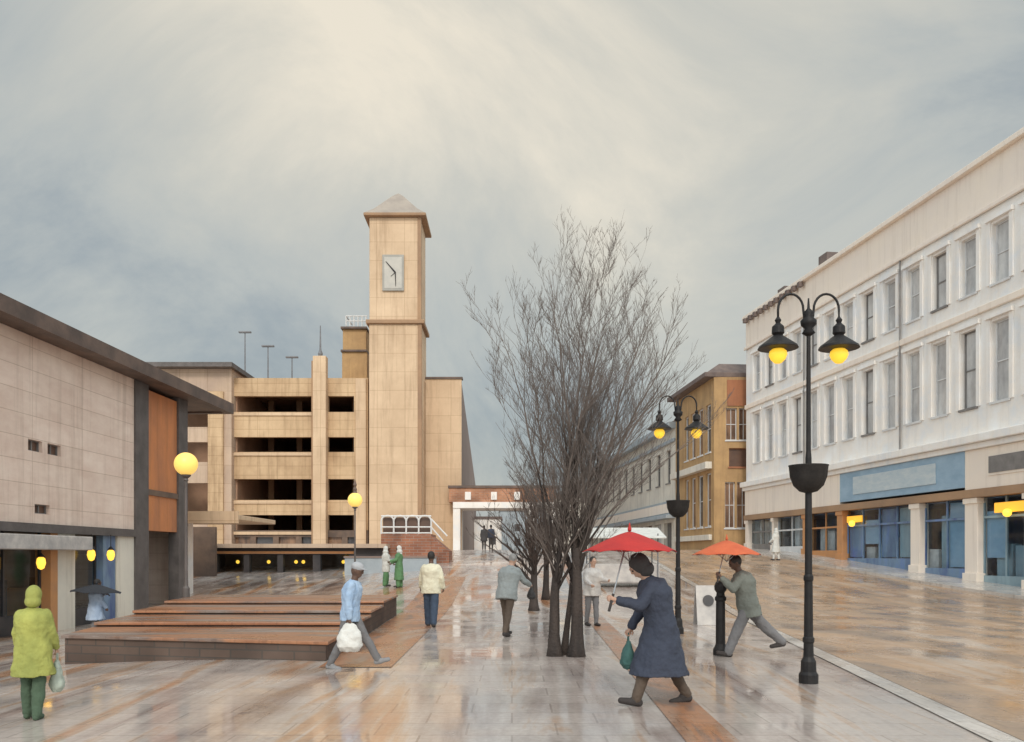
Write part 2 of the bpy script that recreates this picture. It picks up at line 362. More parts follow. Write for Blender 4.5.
def window(root, Fm, u0, u1, z0, z1, pane='pane', frame='frame_white', rec=0.22, nm=1, bars=1, fw=0.06, sill=True, sillmat=None, arch=False):
    f = MB()
    a, b = -rec - 0.06, -rec + 0.02
    Fm.box(f, u0, u0 + fw, a, b, z0, z1); Fm.box(f, u1 - fw, u1, a, b, z0, z1)
    Fm.box(f, u0 + fw, u1 - fw, a, b, z0, z0 + fw); Fm.box(f, u0 + fw, u1 - fw, a, b, z1 - fw, z1)
    for i in range(nm):
        u = u0 + (u1 - u0) * (i + 1) / (nm + 1)
        Fm.box(f, u - 0.02, u + 0.02, a + .005, b - .005, z0 + fw, z1 - fw)
    for i in range(bars):
        z = z0 + (z1 - z0) * (i + 1) / (bars + 1)
        Fm.box(f, u0 + fw, u1 - fw, a + .01, b - .01, z - 0.025, z + 0.025)
    if sill: Fm.box(f, u0 - 0.08, u1 + 0.08, -rec + 0.03, 0.08, z0 - 0.1, z0 - 0.003)
    w = f.build('window', frame, root)
    g = MB(); Fm.box(g, u0 + 0.01, u1 - 0.01, -rec - 0.05, -rec - 0.03, z0 + .01, z1 - .01)
    g.build('pane', pane, w)
    return w

# ------------------------------------------------------------------ world / light / camera
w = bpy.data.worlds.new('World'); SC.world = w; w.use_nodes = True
nt = w.node_tree; N = nt.nodes; L = nt.links; N.clear()
SUN_EL, SUN_AZ = R(36), R(178)          # high, behind the left shoulder, through thick cloud
out = N.new('ShaderNodeOutputWorld'); bg = N.new('ShaderNodeBackground'); L.new(bg.outputs[0], out.inputs[0])
sky = N.new('ShaderNodeTexSky'); sky.sky_type = 'NISHITA'; sky.sun_disc = False
sky.sun_elevation = SUN_EL; sky.sun_rotation = SUN_AZ; sky.dust_density = 3; sky.air_density = 1.5
tc = N.new('ShaderNodeTexCoord')
mp = N.new('ShaderNodeMapping'); mp.inputs['Scale'].default_value = (1.0, 1.0, 1.5); mp.inputs['Location'].default_value = (5.3, 1.4, 2.2)
L.new(tc.outputs['Generated'], mp.inputs[0])
cn = N.new('ShaderNodeTexNoise'); cn.inputs['Scale'].default_value = 2.1; cn.inputs['Detail'].default_value = 9; cn.inputs['Roughness'].default_value = 0.62; cn.inputs['Distortion'].default_value = 0.7
L.new(mp.outputs[0], cn.inputs[0])
# thin place in the cloud, ahead and high
gd = N.new('ShaderNodeVectorMath'); gd.operation = 'DOT_PRODUCT'; gd.inputs[1].default_value = Vector((0.03, 0.78, 0.62)).normalized()
nrm = N.new('ShaderNodeVectorMath'); nrm.operation = 'NORMALIZE'; L.new(tc.outputs['Generated'], nrm.inputs[0]); L.new(nrm.outputs[0], gd.inputs[0])
gm = N.new('ShaderNodeMapRange'); gm.interpolation_type = 'SMOOTHERSTEP'; gm.inputs[1].default_value = 0.84; gm.inputs[2].default_value = 1.0; gm.inputs[3].default_value = -0.05; gm.inputs[4].default_value = 0.37
L.new(gd.outputs['Value'], gm.inputs[0])
ad = N.new('ShaderNodeMath'); ad.operation = 'ADD'; L.new(cn.outputs['Fac'], ad.inputs[0]); L.new(gm.outputs[0], ad.inputs[1])
cr = N.new('ShaderNodeValToRGB'); L.new(ad.outputs[0], cr.inputs[0])
st = [(0.30, (0.26, 0.315, 0.355)), (0.97, (0.92, 0.84, 0.69)), (0.43, (0.38, 0.425, 0.445)), (0.54, (0.51, 0.535, 0.515)), (0.74, (0.66, 0.645, 0.57))]
for i, (p, c) in enumerate(st):
    if i < 2: cr.color_ramp.elements[i].position = p; cr.color_ramp.elements[i].color = (*c, 1)
    else: q = cr.color_ramp.elements.new(p); q.color = (*c, 1)
sk = N.new('ShaderNodeVectorMath'); sk.operation = 'SCALE'; sk.inputs['Scale'].default_value = 0.10; L.new(sky.outputs[0], sk.inputs[0])
mx = N.new('ShaderNodeMixRGB'); mx.inputs[0].default_value = 0.88; L.new(sk.outputs[0], mx.inputs[1]); L.new(cr.outputs[0], mx.inputs[2])
bk = N.new('ShaderNodeSeparateXYZ'); L.new(nrm.outputs[0], bk.inputs[0])      # added boost: sky overhead, beside and behind the viewer brightened to light the facades
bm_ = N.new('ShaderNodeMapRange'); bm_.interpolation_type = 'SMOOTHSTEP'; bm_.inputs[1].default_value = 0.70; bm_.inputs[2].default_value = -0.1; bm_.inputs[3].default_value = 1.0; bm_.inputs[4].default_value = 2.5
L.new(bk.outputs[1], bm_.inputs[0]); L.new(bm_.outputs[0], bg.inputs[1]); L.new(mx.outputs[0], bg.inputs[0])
sd = bpy.data.lights.new('sun', 'SUN'); sd.energy = 1.3; sd.angle = R(12); sd.color = (1.0, 0.93, 0.84)
so = bpy.data.objects.new('sun', sd); C.objects.link(so)
dv = Vector((math.sin(SUN_AZ) * math.cos(SUN_EL), math.cos(SUN_AZ) * math.cos(SUN_EL), math.sin(SUN_EL)))
so.rotation_euler = dv.to_track_quat('Z', 'Y').to_euler(); so.location = (0, 0, 60)
cd = bpy.data.cameras.new('camera'); cam = bpy.data.objects.new('camera', cd); C.objects.link(cam); SC.camera = cam
cam.location = (0, 0, EYE); cam.rotation_euler = (R(90), 0, 0); cd.sensor_width = 36; cd.lens = F_PX * 36 / 1024
cd.shift_y = (HOR - 371) / 1024; cd.clip_end = 6000
SC.view_settings.view_transform = 'Standard'; SC.view_settings.look = 'None'; SC.view_settings.exposure = 0.0; SC.view_settings.gamma = 1
SC.render.resolution_x = 1024; SC.render.resolution_y = 742

# ------------------------------------------------------------------ ground
def frange(a, b, s):
    n = int(round((b - a) / s)); return [a + (b - a) * i / n for i in range(n + 1)]
def sheet(name, xs, ys, dz, m, xmap=None):
    mb = MB(); nx = len(xs)
    for y in ys:
        for x in xs:
            X = xmap(x, y) if xmap else x
            mb.v.append((X, y, gh(X, y) + dz))
    for j in range(len(ys) - 1):
        for i in range(nx - 1):
            a = j * nx + i; mb.f.append((a, a + 1, a + nx + 1, a + nx))
    o = mb.build(name, m, None, smooth=True, recalc=False); tag(o, kind='structure'); return o
sheet('ground', [-2500, -600, -150, -60] + frange(-30, 30, 0.5) + [60, 150, 600, 2500],
      [-60, -20] + frange(0, 80, 0.5) + [100, 150, 300, 800, 3000], 0.0, 'paving')
ch = lambda Y: 5.2 + 0.118 * (Y - 14) if Y < 34 else 5.2 + 0.118 * 20 + 0.02 * (Y - 34)
sheet('road', frange(0, 1, 1 / 30), frange(2, 74, 0.5), 0.008, 'road', lambda t, Y: ch(Y) + 0.32 + t * (25.07 - .142 * max(Y, 22) - 2.2 - ch(Y) - 0.32) if Y < 58 else ch(Y) + .32 + t * 5)
sheet('drain_channel', [0, 0.15, 0.3], frange(2, 74, 0.5), 0.012, 'channel', lambda t, Y: ch(Y) + t)
sheet('brick_path', frange(0, 1, 0.25), frange(13.5, 40, 0.5), 0.008, 'paving_red', lambda t, Y: -3.05 - 0.03 * (Y - 14) + t * (1.15 + 0.02 * (Y - 14)))
sheet('paving_band', frange(0, 1, 0.25), frange(3, 60, 0.5), 0.008, 'paving_red', lambda t, Y: 1.5 + 0.09 * (Y - 3) * 0.3 + t * 0.5)
# right-hand raised pavement in front of the white building, with a kerb
rw = lambda Y: 25.07 - .142 * Y
mb = MB(); ys = frange(18, 60, 0.5)
for j, y in enumerate(ys):
    a = rw(y) - 2.2; b = rw(y) + 0.3; z = gh(a, y)
    mb.v += [(a, y, z - 0.3), (a, y, z + 0.13), (b, y, z + 0.15)]
for j in range(len(ys) - 1):
    k = j * 3; mb.f += [(k, k + 1, k + 4, k + 3), (k + 1, k + 2, k + 5, k + 4)]
tag(mb.build('pavement', 'channel', None), kind='structure')

# ------------------------------------------------------------------ stepped brick platform
pf = thing('stepped_platform', (-6, 19, 0), 'low stepped brick platform with wet orange treads and a dark riser facing the square', 'platform')
tiers = [(14.6, 17.3, .33), (17.3, 19.6, .42), (19.6, 22.0, .51), (22.0, 25.5, .60)]
def pl_l(Y): return -8.1 - 0.105 * (Y - 15)
def pl_r(Y): return -3.08 - 0.03 * (Y - 14)
for i, (a, b, zt) in enumerate(tiers):
    la = a + 0.9 if i == 0 else a
    m_ = MB(); m_.hexa([(pl_l(a), la, -1), (pl_r(a), a - .3 * (i == 0), -1), (pl_r(b), b, -1), (pl_l(b), b, -1), (pl_l(a), la, zt - .06), (pl_r(a), a - .3 * (i == 0), zt - .06), (pl_r(b), b, zt - .06), (pl_l(b), b, zt - .06)])
    m_.build('riser', 'step_riser', pf)
    m_ = MB(); o_ = 0.05; e = 25.5 if i == 3 else b + .0
    m_.hexa([(pl_l(a) - o_, la - o_, zt - .058), (pl_r(a) + o_, a - .3 * (i == 0) - o_, zt - .058), (pl_r(b) + o_, e - .052, zt - .058), (pl_l(b) - o_, e - .052, zt - .058),
             (pl_l(a) - o_, la - o_, zt), (pl_r(a) + o_, a - .3 * (i == 0) - o_, zt), (pl_r(b) + o_, e - .052, zt), (pl_l(b) - o_, e - .052, zt)])
    m_.build('tread', 'step_top', pf, bevel=0.012)

# ------------------------------------------------------------------ left building
LB = lambda Y: -14.195 + .0465 * Y
FL = Fr((LB(33.4), 33.4), (LB(12.0), 12.0), 1)      # u=0 far end -> near
def uL(Y): return (33.4 - Y) / (33.4 - 12.0) * FL.L
lb = thing('long_building', (LB(24) - 4, 24, -0.4), 'long pink rendered building with a heavy brown eaves board, shops below', 'building')
hs = []
slits = [(24.9, 25.8, 5.0, 5.28), (23.7, 24.5, 5.05, 5.38), (24.3, 25.1, 3.0, 3.25), (22.9, 23.5, 3.2, 3.5)]
slits = [(23.3, 23.95, 4.62, 4.93), (24.2, 24.85, 4.62, 4.93), (23.6, 24.3, 2.92, 3.18), (18.2, 19.0, 4.6, 4.9)]
for a, b, z0, z1 in slits: hs.append((uL(b), uL(a), z0, z1))
mb = MB(); FL.holes(mb, uL(29.2), FL.L, 2.65, 7.75, hs, -0.35, 0.0)
FL.box(mb, 0.0, FL.L, -9.0, -8.7, -1.2, 7.7); FL.box(mb, FL.L - .3, FL.L, -8.7, -.36, -1.2, 7.7); FL.box(mb, -.3, -.003, -9, -0.36, -1.2, 7.7)
mb.build('wall', 'render_pink', lb)
for a, b, z0, z1 in slits:
    window(lb, FL, uL(b), uL(a), z0, z1, 'pane_brown', 'frame_grey', 0.12, 1, 0, 0.03, sill=False)
mb = MB(); FL.box(mb, uL(30.15), uL(29.2) - .002, -.35, 0.06, -1.0, 7.75); FL.box(mb, uL(33.4), uL(32.6), -.35, 0.05, -1, 7.75); mb.build('corner_pillar', 'dark_slate', lb)
mb = MB(); FL.box(mb, uL(32.6) + .002, uL(30.15) - .002, -.3, -.03, 2.65, 7.6); mb.build('tiled_panel', 'orange_tile', lb)
mb = MB(); FL.box(mb, uL(32.6) + .002, uL(30.15) - .002, -.3, 0.03, 3.9, 4.1); mb.build('panel_rail', 'shop_brown', lb)
mb = MB(); FL.box(mb, -2.7, FL.L, -9.4, 0.75, 7.76, 7.86); FL.box(mb, -2.7, FL.L, .55, 0.85, 7.7, 8.12); FL.box(mb, -2.7, -2.4, -9.4, .549, 7.7, 8.1); FL.box(mb, -2.39, FL.L, -9.4, .545, 7.862, 8.02)
mb.build('eaves', 'brown_fascia', lb)
# shop level
mb = MB(); FL.box(mb, uL(29.2), FL.L, -.5, 0.12, 2.4, 2.64); mb.build('lintel', 'dark_slate', lb)
mb = MB(); FL.box(mb, uL(25.6), FL.L, 0.0, 0.55, 1.92, 2.32); mb.build('awning_box', 'display_pale', lb, bevel=.03)
mb = MB(); FL.box(mb, uL(29.2), FL.L, -3.4, -3.1, -1, 2.4); FL.box(mb, uL(29.2), FL.L, -3.1, -.5, 2.3, 2.39); mb.build('shop_back_wall', 'shop_brown', lb)
for (a, b, m_) in [(29.2, 28.1, 'cream_old'), (25.6, 24.7, 'cream_old'), (24.7, 24.35, 'shop_orange'), (21.0, 20.5, 'cream_old'), (17, 16.5, 'cream_old')]:
    mb = MB(); FL.box(mb, uL(a), uL(b), -.45, 0.0, -1, 2.398); mb.build('pier', m_, lb)
mb = MB(); FL.box(mb, uL(28.05), uL(27.3), -.4, -.05, -1, 2.398); mb.build('blue_pier', 'shop_blue', lb)
for (a, b) in [(27.25, 25.65), (24.3, 21.05), (20.45, 17.05), (16.45, 12.1)]:
    f = MB(); u0, u1 = uL(a), uL(b)
    FL.box(f, u0, u1, -.34, -.26, -1, 0.15); FL.box(f, u0, u1, -.33, -.27, 1.95, 2.05)
    k = max(1, int((u1 - u0) / 1.3))
    for i in range(k + 1): FL.box(f, u0 + (u1 - u0) * i / k - .03, u0 + (u1 - u0) * i / k + .03, -.335, -.265, .152, 2.398)
    s_ = f.build('shop_window', 'shop_dark', lb)
    g = MB(); FL.box(g, u0, u1, -.305, -.295, .15, 2.39); g.build('pane', 'glass', s_)
    random.seed(int(a * 10))
    for q in range(int((u1 - u0) / .5)):
        uu = u0 + .2 + q * .5; hh = random.uniform(.5, 1.3)
        g = MB(); FL.box(g, uu, uu + random.uniform(.2, .38), -1.5 - random.random(), -1.1, -.4, hh - .2); g.build('display', random.choice(['shop_blue', 'shop_orange', 'display_pale', 'shop_dark', 'shop_brown', 'shop_dark']), s_)
mb = MB(); FL.box(mb, uL(29.2), FL.L, -3.09, -.1, -1.2, -.38); mb.build('shop_floor', 'shop_brown', lb)
# hanging lamps under the lintel
for i, Y in enumerate((25.95, 27.1, 23.4)):
    p = FL.p(uL(Y), 0.3, 1.92 if i < 2 else 1.7)
    t = thing('hanging_lamp', p, ['amber lamp hanging by the orange pier of the left shop', 'amber lamp hanging beside the blue pier of the left shop', 'amber lamp hanging under the pale awning box'][i], 'lamp', 'amber lamps hanging under the shop lintel')
    m_ = MB(); m_.lathe([(.03, .04), (.10, -.02), (.12, -.14), (.08, -.28), (.02, -.32)], p, 12); m_.build('bulb', 'shop_light', t, smooth=True)
    m_ = MB(); m_.tube([(p[0], p[1], p[2] + .5), (p[0], p[1], p[2] + .03)], .012, 6); m_.lathe([(.012, .14), (.08, .06), (.11, .02)], p, 12); m_.build('lamp_cap', 'black_iron', t)

# ------------------------------------------------------------------ entrance canopy and arcade beside the platform
can = thing('entrance_canopy', (-13.3, 38, 0), 'flat peach canopy on white posts by the orange tiled corner', 'canopy')
mb = MB(); mb.box(gx(140, 37), gx(250, 37), 35.5, 41, 3.25, 3.45); mb.build('canopy_slab', 'sand_light', can, bevel=.03)
mb = MB(); mb.box(gx(140, 37), gx(250, 37), 35.42, 35.498, 3.1, 3.6); mb.build('canopy_fascia', 'sand_light', can)
for x in (186, 150): 
    mb = MB(); mb.box(gx(x, 37) - .28, gx(x, 37) + .28, 36.6, 37.1, -.3, 3.25); mb.build('post', 'white_stucco', can, bevel=.02)
mb = MB(); mb.box(gx(138, 44), gx(215, 44), 44, 44.3, -.3, 3.24); mb.build('back_wall', 'shop_brown', can)

ar = thing('shopping_arcade', (-13, 48, .4), 'low dark arcade with amber lights in front of the car park', 'arcade')
Y0 = 46.0
FA = Fr((gx(382, Y0), Y0), (gx(196, Y0), Y0), 1)
zt = gz(548, Y0)
openings = [(1.75, 3.3), (3.7, 5.3), (5.6, 7.1), (7.4, 8.8)]
mb = MB(); FA.holes(mb, 0, FA.L, 0, zt, [(a, b, 0, zt - .35) for a, b in openings], -.4, 0)
FA.box(mb, 0, FA.L, -8, -7.7, 0, zt); FA.box(mb, 0, .3, -7.7, -.41, 0, zt); FA.box(mb, FA.L - .3, FA.L, -7.7, -.41, 0, zt)
mb.build('wall', 'shop_dark', ar)
mb = MB(); FA.box(mb, -.3, FA.L + .3, -8.3, .5, zt + .003, zt + .22); mb.build('roof', 'sand_pink', ar)
mb = MB(); FA.box(mb, 1.5, 8.9, .01, .12, zt - .3, zt - .17); mb.build('fascia', 'shop_orange', ar)
mb = MB(); FA.box(mb, .1, FA.L - .1, -4, -3.8, 0, zt - .02); mb.build('back_wall', 'shop_brown', ar)
for a, b in openings:
    g = MB(); FA.box(g, a, b, -.25, -.22, 0, zt - .35); g.build('pane', 'glass', ar)
for u in (4.5, 4.9, 2.3, 6.4, 8.1):
    g = MB(); q = FA.p(u, -1.2, zt - .75); g.ball(q, .1); g.build('lamp', 'shop_light', ar, smooth=True)
# grey low wall to the right of the arcade
lw = thing('low_wall', (-7.5, 43, .3), 'low grey rendered wall behind the small globe lamp', 'wall')
mb = MB(); mb.box(gx(345, 43), gx(436, 43), 42.9, 43.3, 0, 1.65); mb.build('wall', 'blue_grey_trim', lw)
mb = MB(); mb.box(gx(345, 43) - .04, gx(436, 43) + .04, 42.85, 43.35, 1.653, 1.74); mb.build('coping', 'side_brown', lw)

# ------------------------------------------------------------------ car park
YC = 75.0
FC = Fr((gx(368, YC), YC), (gx(232, YC), YC), 1)
def uC(x): return (gx(368, YC) - gx(x, YC))
cp = thing('car_park', (-18, YC, 1.8), 'sand coloured multi-storey car park with dark open decks left of the clock tower', 'building')
slots = [(396, 412), (437, 452), (479, 500), (515, 531)]
hs = []
for a, b in slots:
    hs.append((uC(354), uC(328) , gz(b, YC), gz(a, YC))); hs.append((uC(314), uC(234), gz(b, YC), gz(a, YC)))
mb = MB(); FC.holes(mb, 0, FC.L, 4.0, gz(378, YC), hs, -.5, 0)
mb.build('parapet_wall', 'sand', cp)
for i, (a, b) in enumerate(slots):      # ledges catching light and grime under each deck opening
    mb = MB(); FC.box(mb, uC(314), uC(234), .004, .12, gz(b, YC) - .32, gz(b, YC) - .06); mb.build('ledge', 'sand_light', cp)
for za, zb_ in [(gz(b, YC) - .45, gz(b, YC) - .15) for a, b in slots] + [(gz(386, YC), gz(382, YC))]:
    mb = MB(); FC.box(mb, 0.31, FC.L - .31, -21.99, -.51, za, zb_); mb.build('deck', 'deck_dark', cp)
for u in (2.2, 7.5, 10.2):
    mb = MB(); FC.box(mb, u, u + .5, -7.6, -7.1, 1.5, gz(386, YC)); mb.build('deck_column', 'sand_edge', cp)
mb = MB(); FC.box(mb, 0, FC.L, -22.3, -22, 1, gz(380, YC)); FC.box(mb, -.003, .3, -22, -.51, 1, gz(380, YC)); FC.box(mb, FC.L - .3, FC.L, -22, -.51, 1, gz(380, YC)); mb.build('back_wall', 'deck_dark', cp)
mb = MB(); FC.box(mb, uC(328), uC(315), .003, .9, 1.5, gz(358, YC)); mb.build('pier', 'sand_light', cp, bevel=.05)
mb = MB(); FC.box(mb, uC(315) + .01, uC(315) + .2, .003, .5, 1.5, gz(362, YC)); mb.build('pier_side_rib', 'sand_edge', cp)
mb = MB(); FC.box(mb, uC(366.5), uC(356), .004, .25, 1.5, gz(379, YC)); mb.build('corner_column', 'sand_light', cp, bevel=.04)
p = FC.p(uC(321.5), .45, gz(358, YC))
mb = MB(); mb.tube([p, (p[0], p[1], gz(327, YC))], [.1, .04], 8); mb.lathe([(.14, 0), (.22, .25), (.1, .6)], p, 10); mb.build('finial', 'grey_steel', cp)
# ground-level shopfronts of the car park
mb = MB(); FC.holes(mb, 0, FC.L, 1.0, 3.99, [(k * 2.0 + .3, k * 2.0 + 1.8, 1, 3.4) for k in range(6)], -.5, -.05); mb.build('shop_wall', 'shop_brown', cp)
for k in range(6):
    g = MB(); FC.box(g, k * 2.0 + .3, k * 2.0 + 1.8, -.4, -.35, 1, 3.4); g.build('shop_window', 'pane_warm' if k % 2 else 'pane_dark', cp)

lwg = thing('stair_block', (gx(190, 66), 66, 1.8), 'pale sandy stair block with stacked dark openings and a thin dark roof', 'building')
YS = 74.3
FS = Fr((gx(231.5, YS), YS), (gx(128, YS), YS), 1)
def uS(x): return gx(231.5, YS) - gx(x, YS)
op = [(404, 427), (442, 462), (483, 514)]
mb = MB(); FS.holes(mb, 0, FS.L, 1, gz(369, YS), [(uS(208), uS(176), gz(b, YS), gz(a, YS)) for a, b in op], -.6, 0)
FS.box(mb, 0, .4, -14, -.61, 1, gz(369, YS)); FS.box(mb, 0, FS.L, -14.4, -14, 1, gz(369, YS)); mb.build('wall', 'sand_pink', lwg)
mb = MB(); FS.box(mb, uS(224), uS(209), .004, .3, 1, gz(392, YS)); mb.build('pilaster', 'sand', lwg)
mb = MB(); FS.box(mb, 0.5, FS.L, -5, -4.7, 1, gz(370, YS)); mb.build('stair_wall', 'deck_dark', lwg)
mb = MB(); FS.box(mb, -.35, FS.L, -15, 1.0, gz(369, YS) + .003, gz(364.5, YS)); mb.build('roof', 'dark_slate', lwg)
# roof lights on the top deck
first = None
for i, (x, y, l) in enumerate([(245, 333, 'tallest T-shaped light pole on the car park roof, left'), (268, 347, 'middle T-shaped light pole on the car park roof'), (292, 358, 'shortest T-shaped light pole on the car park roof, beside the pier')]):
    Yp = 84.0; z0 = 16.9; zt_ = gz(y, Yp)
    t = thing('roof_light', (gx(x, Yp), Yp, z0), l, 'light pole', 'light poles on the car park roof')
    m_ = MB(); m_.tube([(gx(x, Yp), Yp, z0), (gx(x, Yp), Yp, zt_)], [.09, .05], 6); m_.build('pole', 'grey_steel', t)
    m_ = MB(); m_.box(gx(x, Yp) - .6, gx(x, Yp) + .6, Yp - .15, Yp + .15, zt_ + .001, zt_ + .16); m_.build('light_bar', 'grey_steel', t, bevel=.03)

# ------------------------------------------------------------------ clock tower
YT = 74.0
tw = thing('clock_tower', (gx(395, YT), YT + 2.4, 2), 'tall sand coloured square clock tower with a pyramid roof', 'tower')
x0, x1 = gx(369, YT), gx(421, YT); xd = x1 - x0
mb = MB(); mb.box(x0, x1, YT, YT + xd, 1, gz(324, YT)); mb.build('lower_shaft', 'sand_light', tw, bevel=.06)
mb = MB(); mb.box(x0 + .02, x1 - .06, YT + .06, YT + xd - .06, gz(320, YT), gz(217, YT)); mb.build('upper_shaft', 'sand_light', tw, bevel=.06)
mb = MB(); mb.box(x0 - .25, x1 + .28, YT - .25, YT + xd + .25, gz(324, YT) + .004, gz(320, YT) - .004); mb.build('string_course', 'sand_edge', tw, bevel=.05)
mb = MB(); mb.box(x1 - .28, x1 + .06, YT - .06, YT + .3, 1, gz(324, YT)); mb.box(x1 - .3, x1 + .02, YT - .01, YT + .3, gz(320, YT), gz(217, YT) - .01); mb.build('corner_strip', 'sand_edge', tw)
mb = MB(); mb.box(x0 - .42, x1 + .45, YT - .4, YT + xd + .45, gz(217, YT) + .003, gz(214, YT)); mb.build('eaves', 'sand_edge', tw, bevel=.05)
cx, cy = (x0 + x1) / 2, YT + xd / 2; h_ = xd / 2 + .35; zb = gz(214, YT) + .003; zp = gz(183, YT)
prof = [(1.0, 0), (.72, .24), (.45, .55), (.2, .84), (0.03, 1.0)]
mb = MB(); mb.lathe([(h_ * 1.414 * r, (zp - zb) * z) for r, z in prof], (cx, cy, zb), 4, rot=math.pi / 4); mb.build('roof', 'tower_roof', tw)
ck = MB(); ck.box(gx(382.5, YT), gx(404, YT), YT - .12, YT + .04, gz(291, YT), gz(255, YT)); ck = ck.build('clock_face', 'clock_grey', tw, bevel=.02)
mb = MB(); mb.box(gx(384.5, YT), gx(402, YT), YT - .135, YT - .121, gz(288.5, YT), gz(257.5, YT)); mb.build('dial', 'clock_dial', ck)
mb = MB(); c = Vector((gx(395.5, YT), YT - .17, gz(273, YT)))
for (tx, ty, w_) in [(386, 262, .07), (396, 287, .05), (391, 277, .03)]:
    e_ = Vector((gx(tx, YT), YT - .17, gz(ty, YT))); d = (e_ - c).normalized(); s_ = d.cross(Vector((0, 1, 0))) * w_
    mb.add([c - s_, c + s_, e_ + s_ * .4, e_ - s_ * .4, c - s_ + Vector((0, .03, 0)), c + s_ + Vector((0, .03, 0)), e_ + s_ * .4 + Vector((0, .03, 0)), e_ - s_ * .4 + Vector((0, .03, 0))],
           [(3, 2, 1, 0), (4, 5, 6, 7), (0, 1, 5, 4), (1, 2, 6, 5), (2, 3, 7, 6), (3, 0, 4, 7)])
mb.build('clock_hand', 'black_iron', ck)
# plant room beside the tower
pr = thing('plant_room', (gx(354, 78), 79, 17), 'two stacked ochre plant room boxes beside the tower', 'plant room')
mb = MB(); mb.box(gx(342, 78), gx(367, 78), 78, 81.5, 16.9, gz(352, 78)); mb.build('lower_box', 'ochre', pr, bevel=.04)
mb = MB(); mb.box(gx(342.5, 78), gx(366, 78), 78.1, 81.3, gz(350, 78), gz(329, 78)); mb.build('upper_box', 'ochre', pr, bevel=.04)
mb = MB(); mb.box(gx(341, 78), gx(367, 78), 77.8, 81.6, gz(352, 78) + .003, gz(350, 78) - .003); mb.box(gx(341, 78), gx(367, 78), 77.8, 81.6, gz(329, 78) + .003, gz(327, 78)); mb.build('cornice', 'brown_fascia', pr)
mb = MB()
for i in range(6):
    x = gx(346 + i * 4, 78); mb.tube([(x, 78, gz(327, 78)), (x, 78, gz(316, 78))], .05, 5)
for y in (316, 321): mb.tube([(gx(346, 78), 78, gz(y, 78)), (gx(367, 78), 78, gz(y, 78))], .05, 5)
mb.tube([(gx(346, 78), 78, gz(316, 78)), (gx(346, 78), 81, gz(316, 78))], .05, 5)
mb.build('railing', 'white_steel', pr)
# long block right of the tower running away along the street
bl = thing('long_flank_building', (gx(445, 77.5), 90, 2), 'plain sandy block right of the tower with a long dim flank down the street', 'building')
bx = lambda Y: -4.55 - .0314 * (Y - 77.5)
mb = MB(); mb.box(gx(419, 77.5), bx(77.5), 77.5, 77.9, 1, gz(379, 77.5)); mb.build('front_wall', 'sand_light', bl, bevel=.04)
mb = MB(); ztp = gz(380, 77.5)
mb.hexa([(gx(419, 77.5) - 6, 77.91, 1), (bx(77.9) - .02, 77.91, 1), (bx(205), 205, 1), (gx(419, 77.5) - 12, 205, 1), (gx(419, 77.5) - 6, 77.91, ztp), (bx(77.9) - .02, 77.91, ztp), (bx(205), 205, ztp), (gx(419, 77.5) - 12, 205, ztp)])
mb.build('flank_wall', 'side_brown', bl)  # side-light darkening of the flank is put into this darker brown
mb = MB(); mb.box(gx(418, 77.5), bx(77.5) + .1, 77.4, 78.2, gz(379, 77.5) + .003, gz(377, 77.5)); mb.build('parapet_cap', 'brown_fascia', bl)
mb = MB(); mb.box(gx(421, 77) + .1, gx(425, 77), 76.9, 77.48, 1, gz(382, 77)); mb.build('recess_strip', 'sand_edge', bl)

# ------------------------------------------------------------------ brick kiosk with white arched frames
kk = thing('brick_kiosk', (gx(405, 47), 48.5, 1.0), 'red brick stair kiosk topped by white arched window frames', 'kiosk')
YK = 47.0
mb = MB(); mb.box(gx(381, YK), gx(431, YK), YK, YK + 3, .5, gz(534, YK)); mb.build('brick_base', 'brick_red', kk)
mb = MB(); xs = [381, 393.5, 406, 418.5, 431]
for x in xs: mb.tube([(gx(x, YK), YK + .1, gz(534, YK)), (gx(x, YK), YK + .1, gz(521, YK))], .05, 6)
for a, b in zip(xs, xs[1:]):
    ca, cb = gx(a, YK), gx(b, YK); pts = []
    for k in range(9):
        t = math.pi * k / 8; pts.append(((ca + cb) / 2 - (cb - ca) / 2 * math.cos(t), YK + .1, gz(521, YK) + .3 * math.sin(t)))
    mb.tube(pts, .05, 6)
for y in (533, 527): mb.tube([(gx(381, YK), YK + .1, gz(y, YK)), (gx(431, YK), YK + .1, gz(y, YK))], .045, 6)
mb.tube([(gx(431, YK), YK + .1, gz(519, YK)), (gx(447, YK), YK + .1, gz(536, YK))], .05, 6)
mb.tube([(gx(431, YK), YK + .1, gz(527, YK)), (gx(443, YK), YK + .1, gz(541, YK))], .045, 6)
mb.tube([(gx(381, YK), YK + .1, gz(516, YK)), (gx(431, YK), YK + .1, gz(516, YK))], .05, 6)
mb.build('arched_frame', 'white_steel', kk)
mb = MB(); mb.box(gx(382, YK), gx(430, YK), YK + .35, YK + .4, gz(534, YK) + .01, gz(517, YK)); mb.build('pane', 'pane_brown', kk)
mb = MB(); mb.hexa([(gx(431, YK) + .01, YK, .5), (gx(449, YK), YK, .5), (gx(449, YK), YK + 2.5, .5), (gx(431, YK) + .01, YK + 2.5, .5), (gx(431, YK) + .01, YK, gz(536, YK)), (gx(449, YK), YK, gz(551, YK)), (gx(449, YK), YK + 2.5, gz(551, YK)), (gx(431, YK) + .01, YK + 2.5, gz(536, YK))]); mb.build('ramp_wall', 'brick_red', kk)

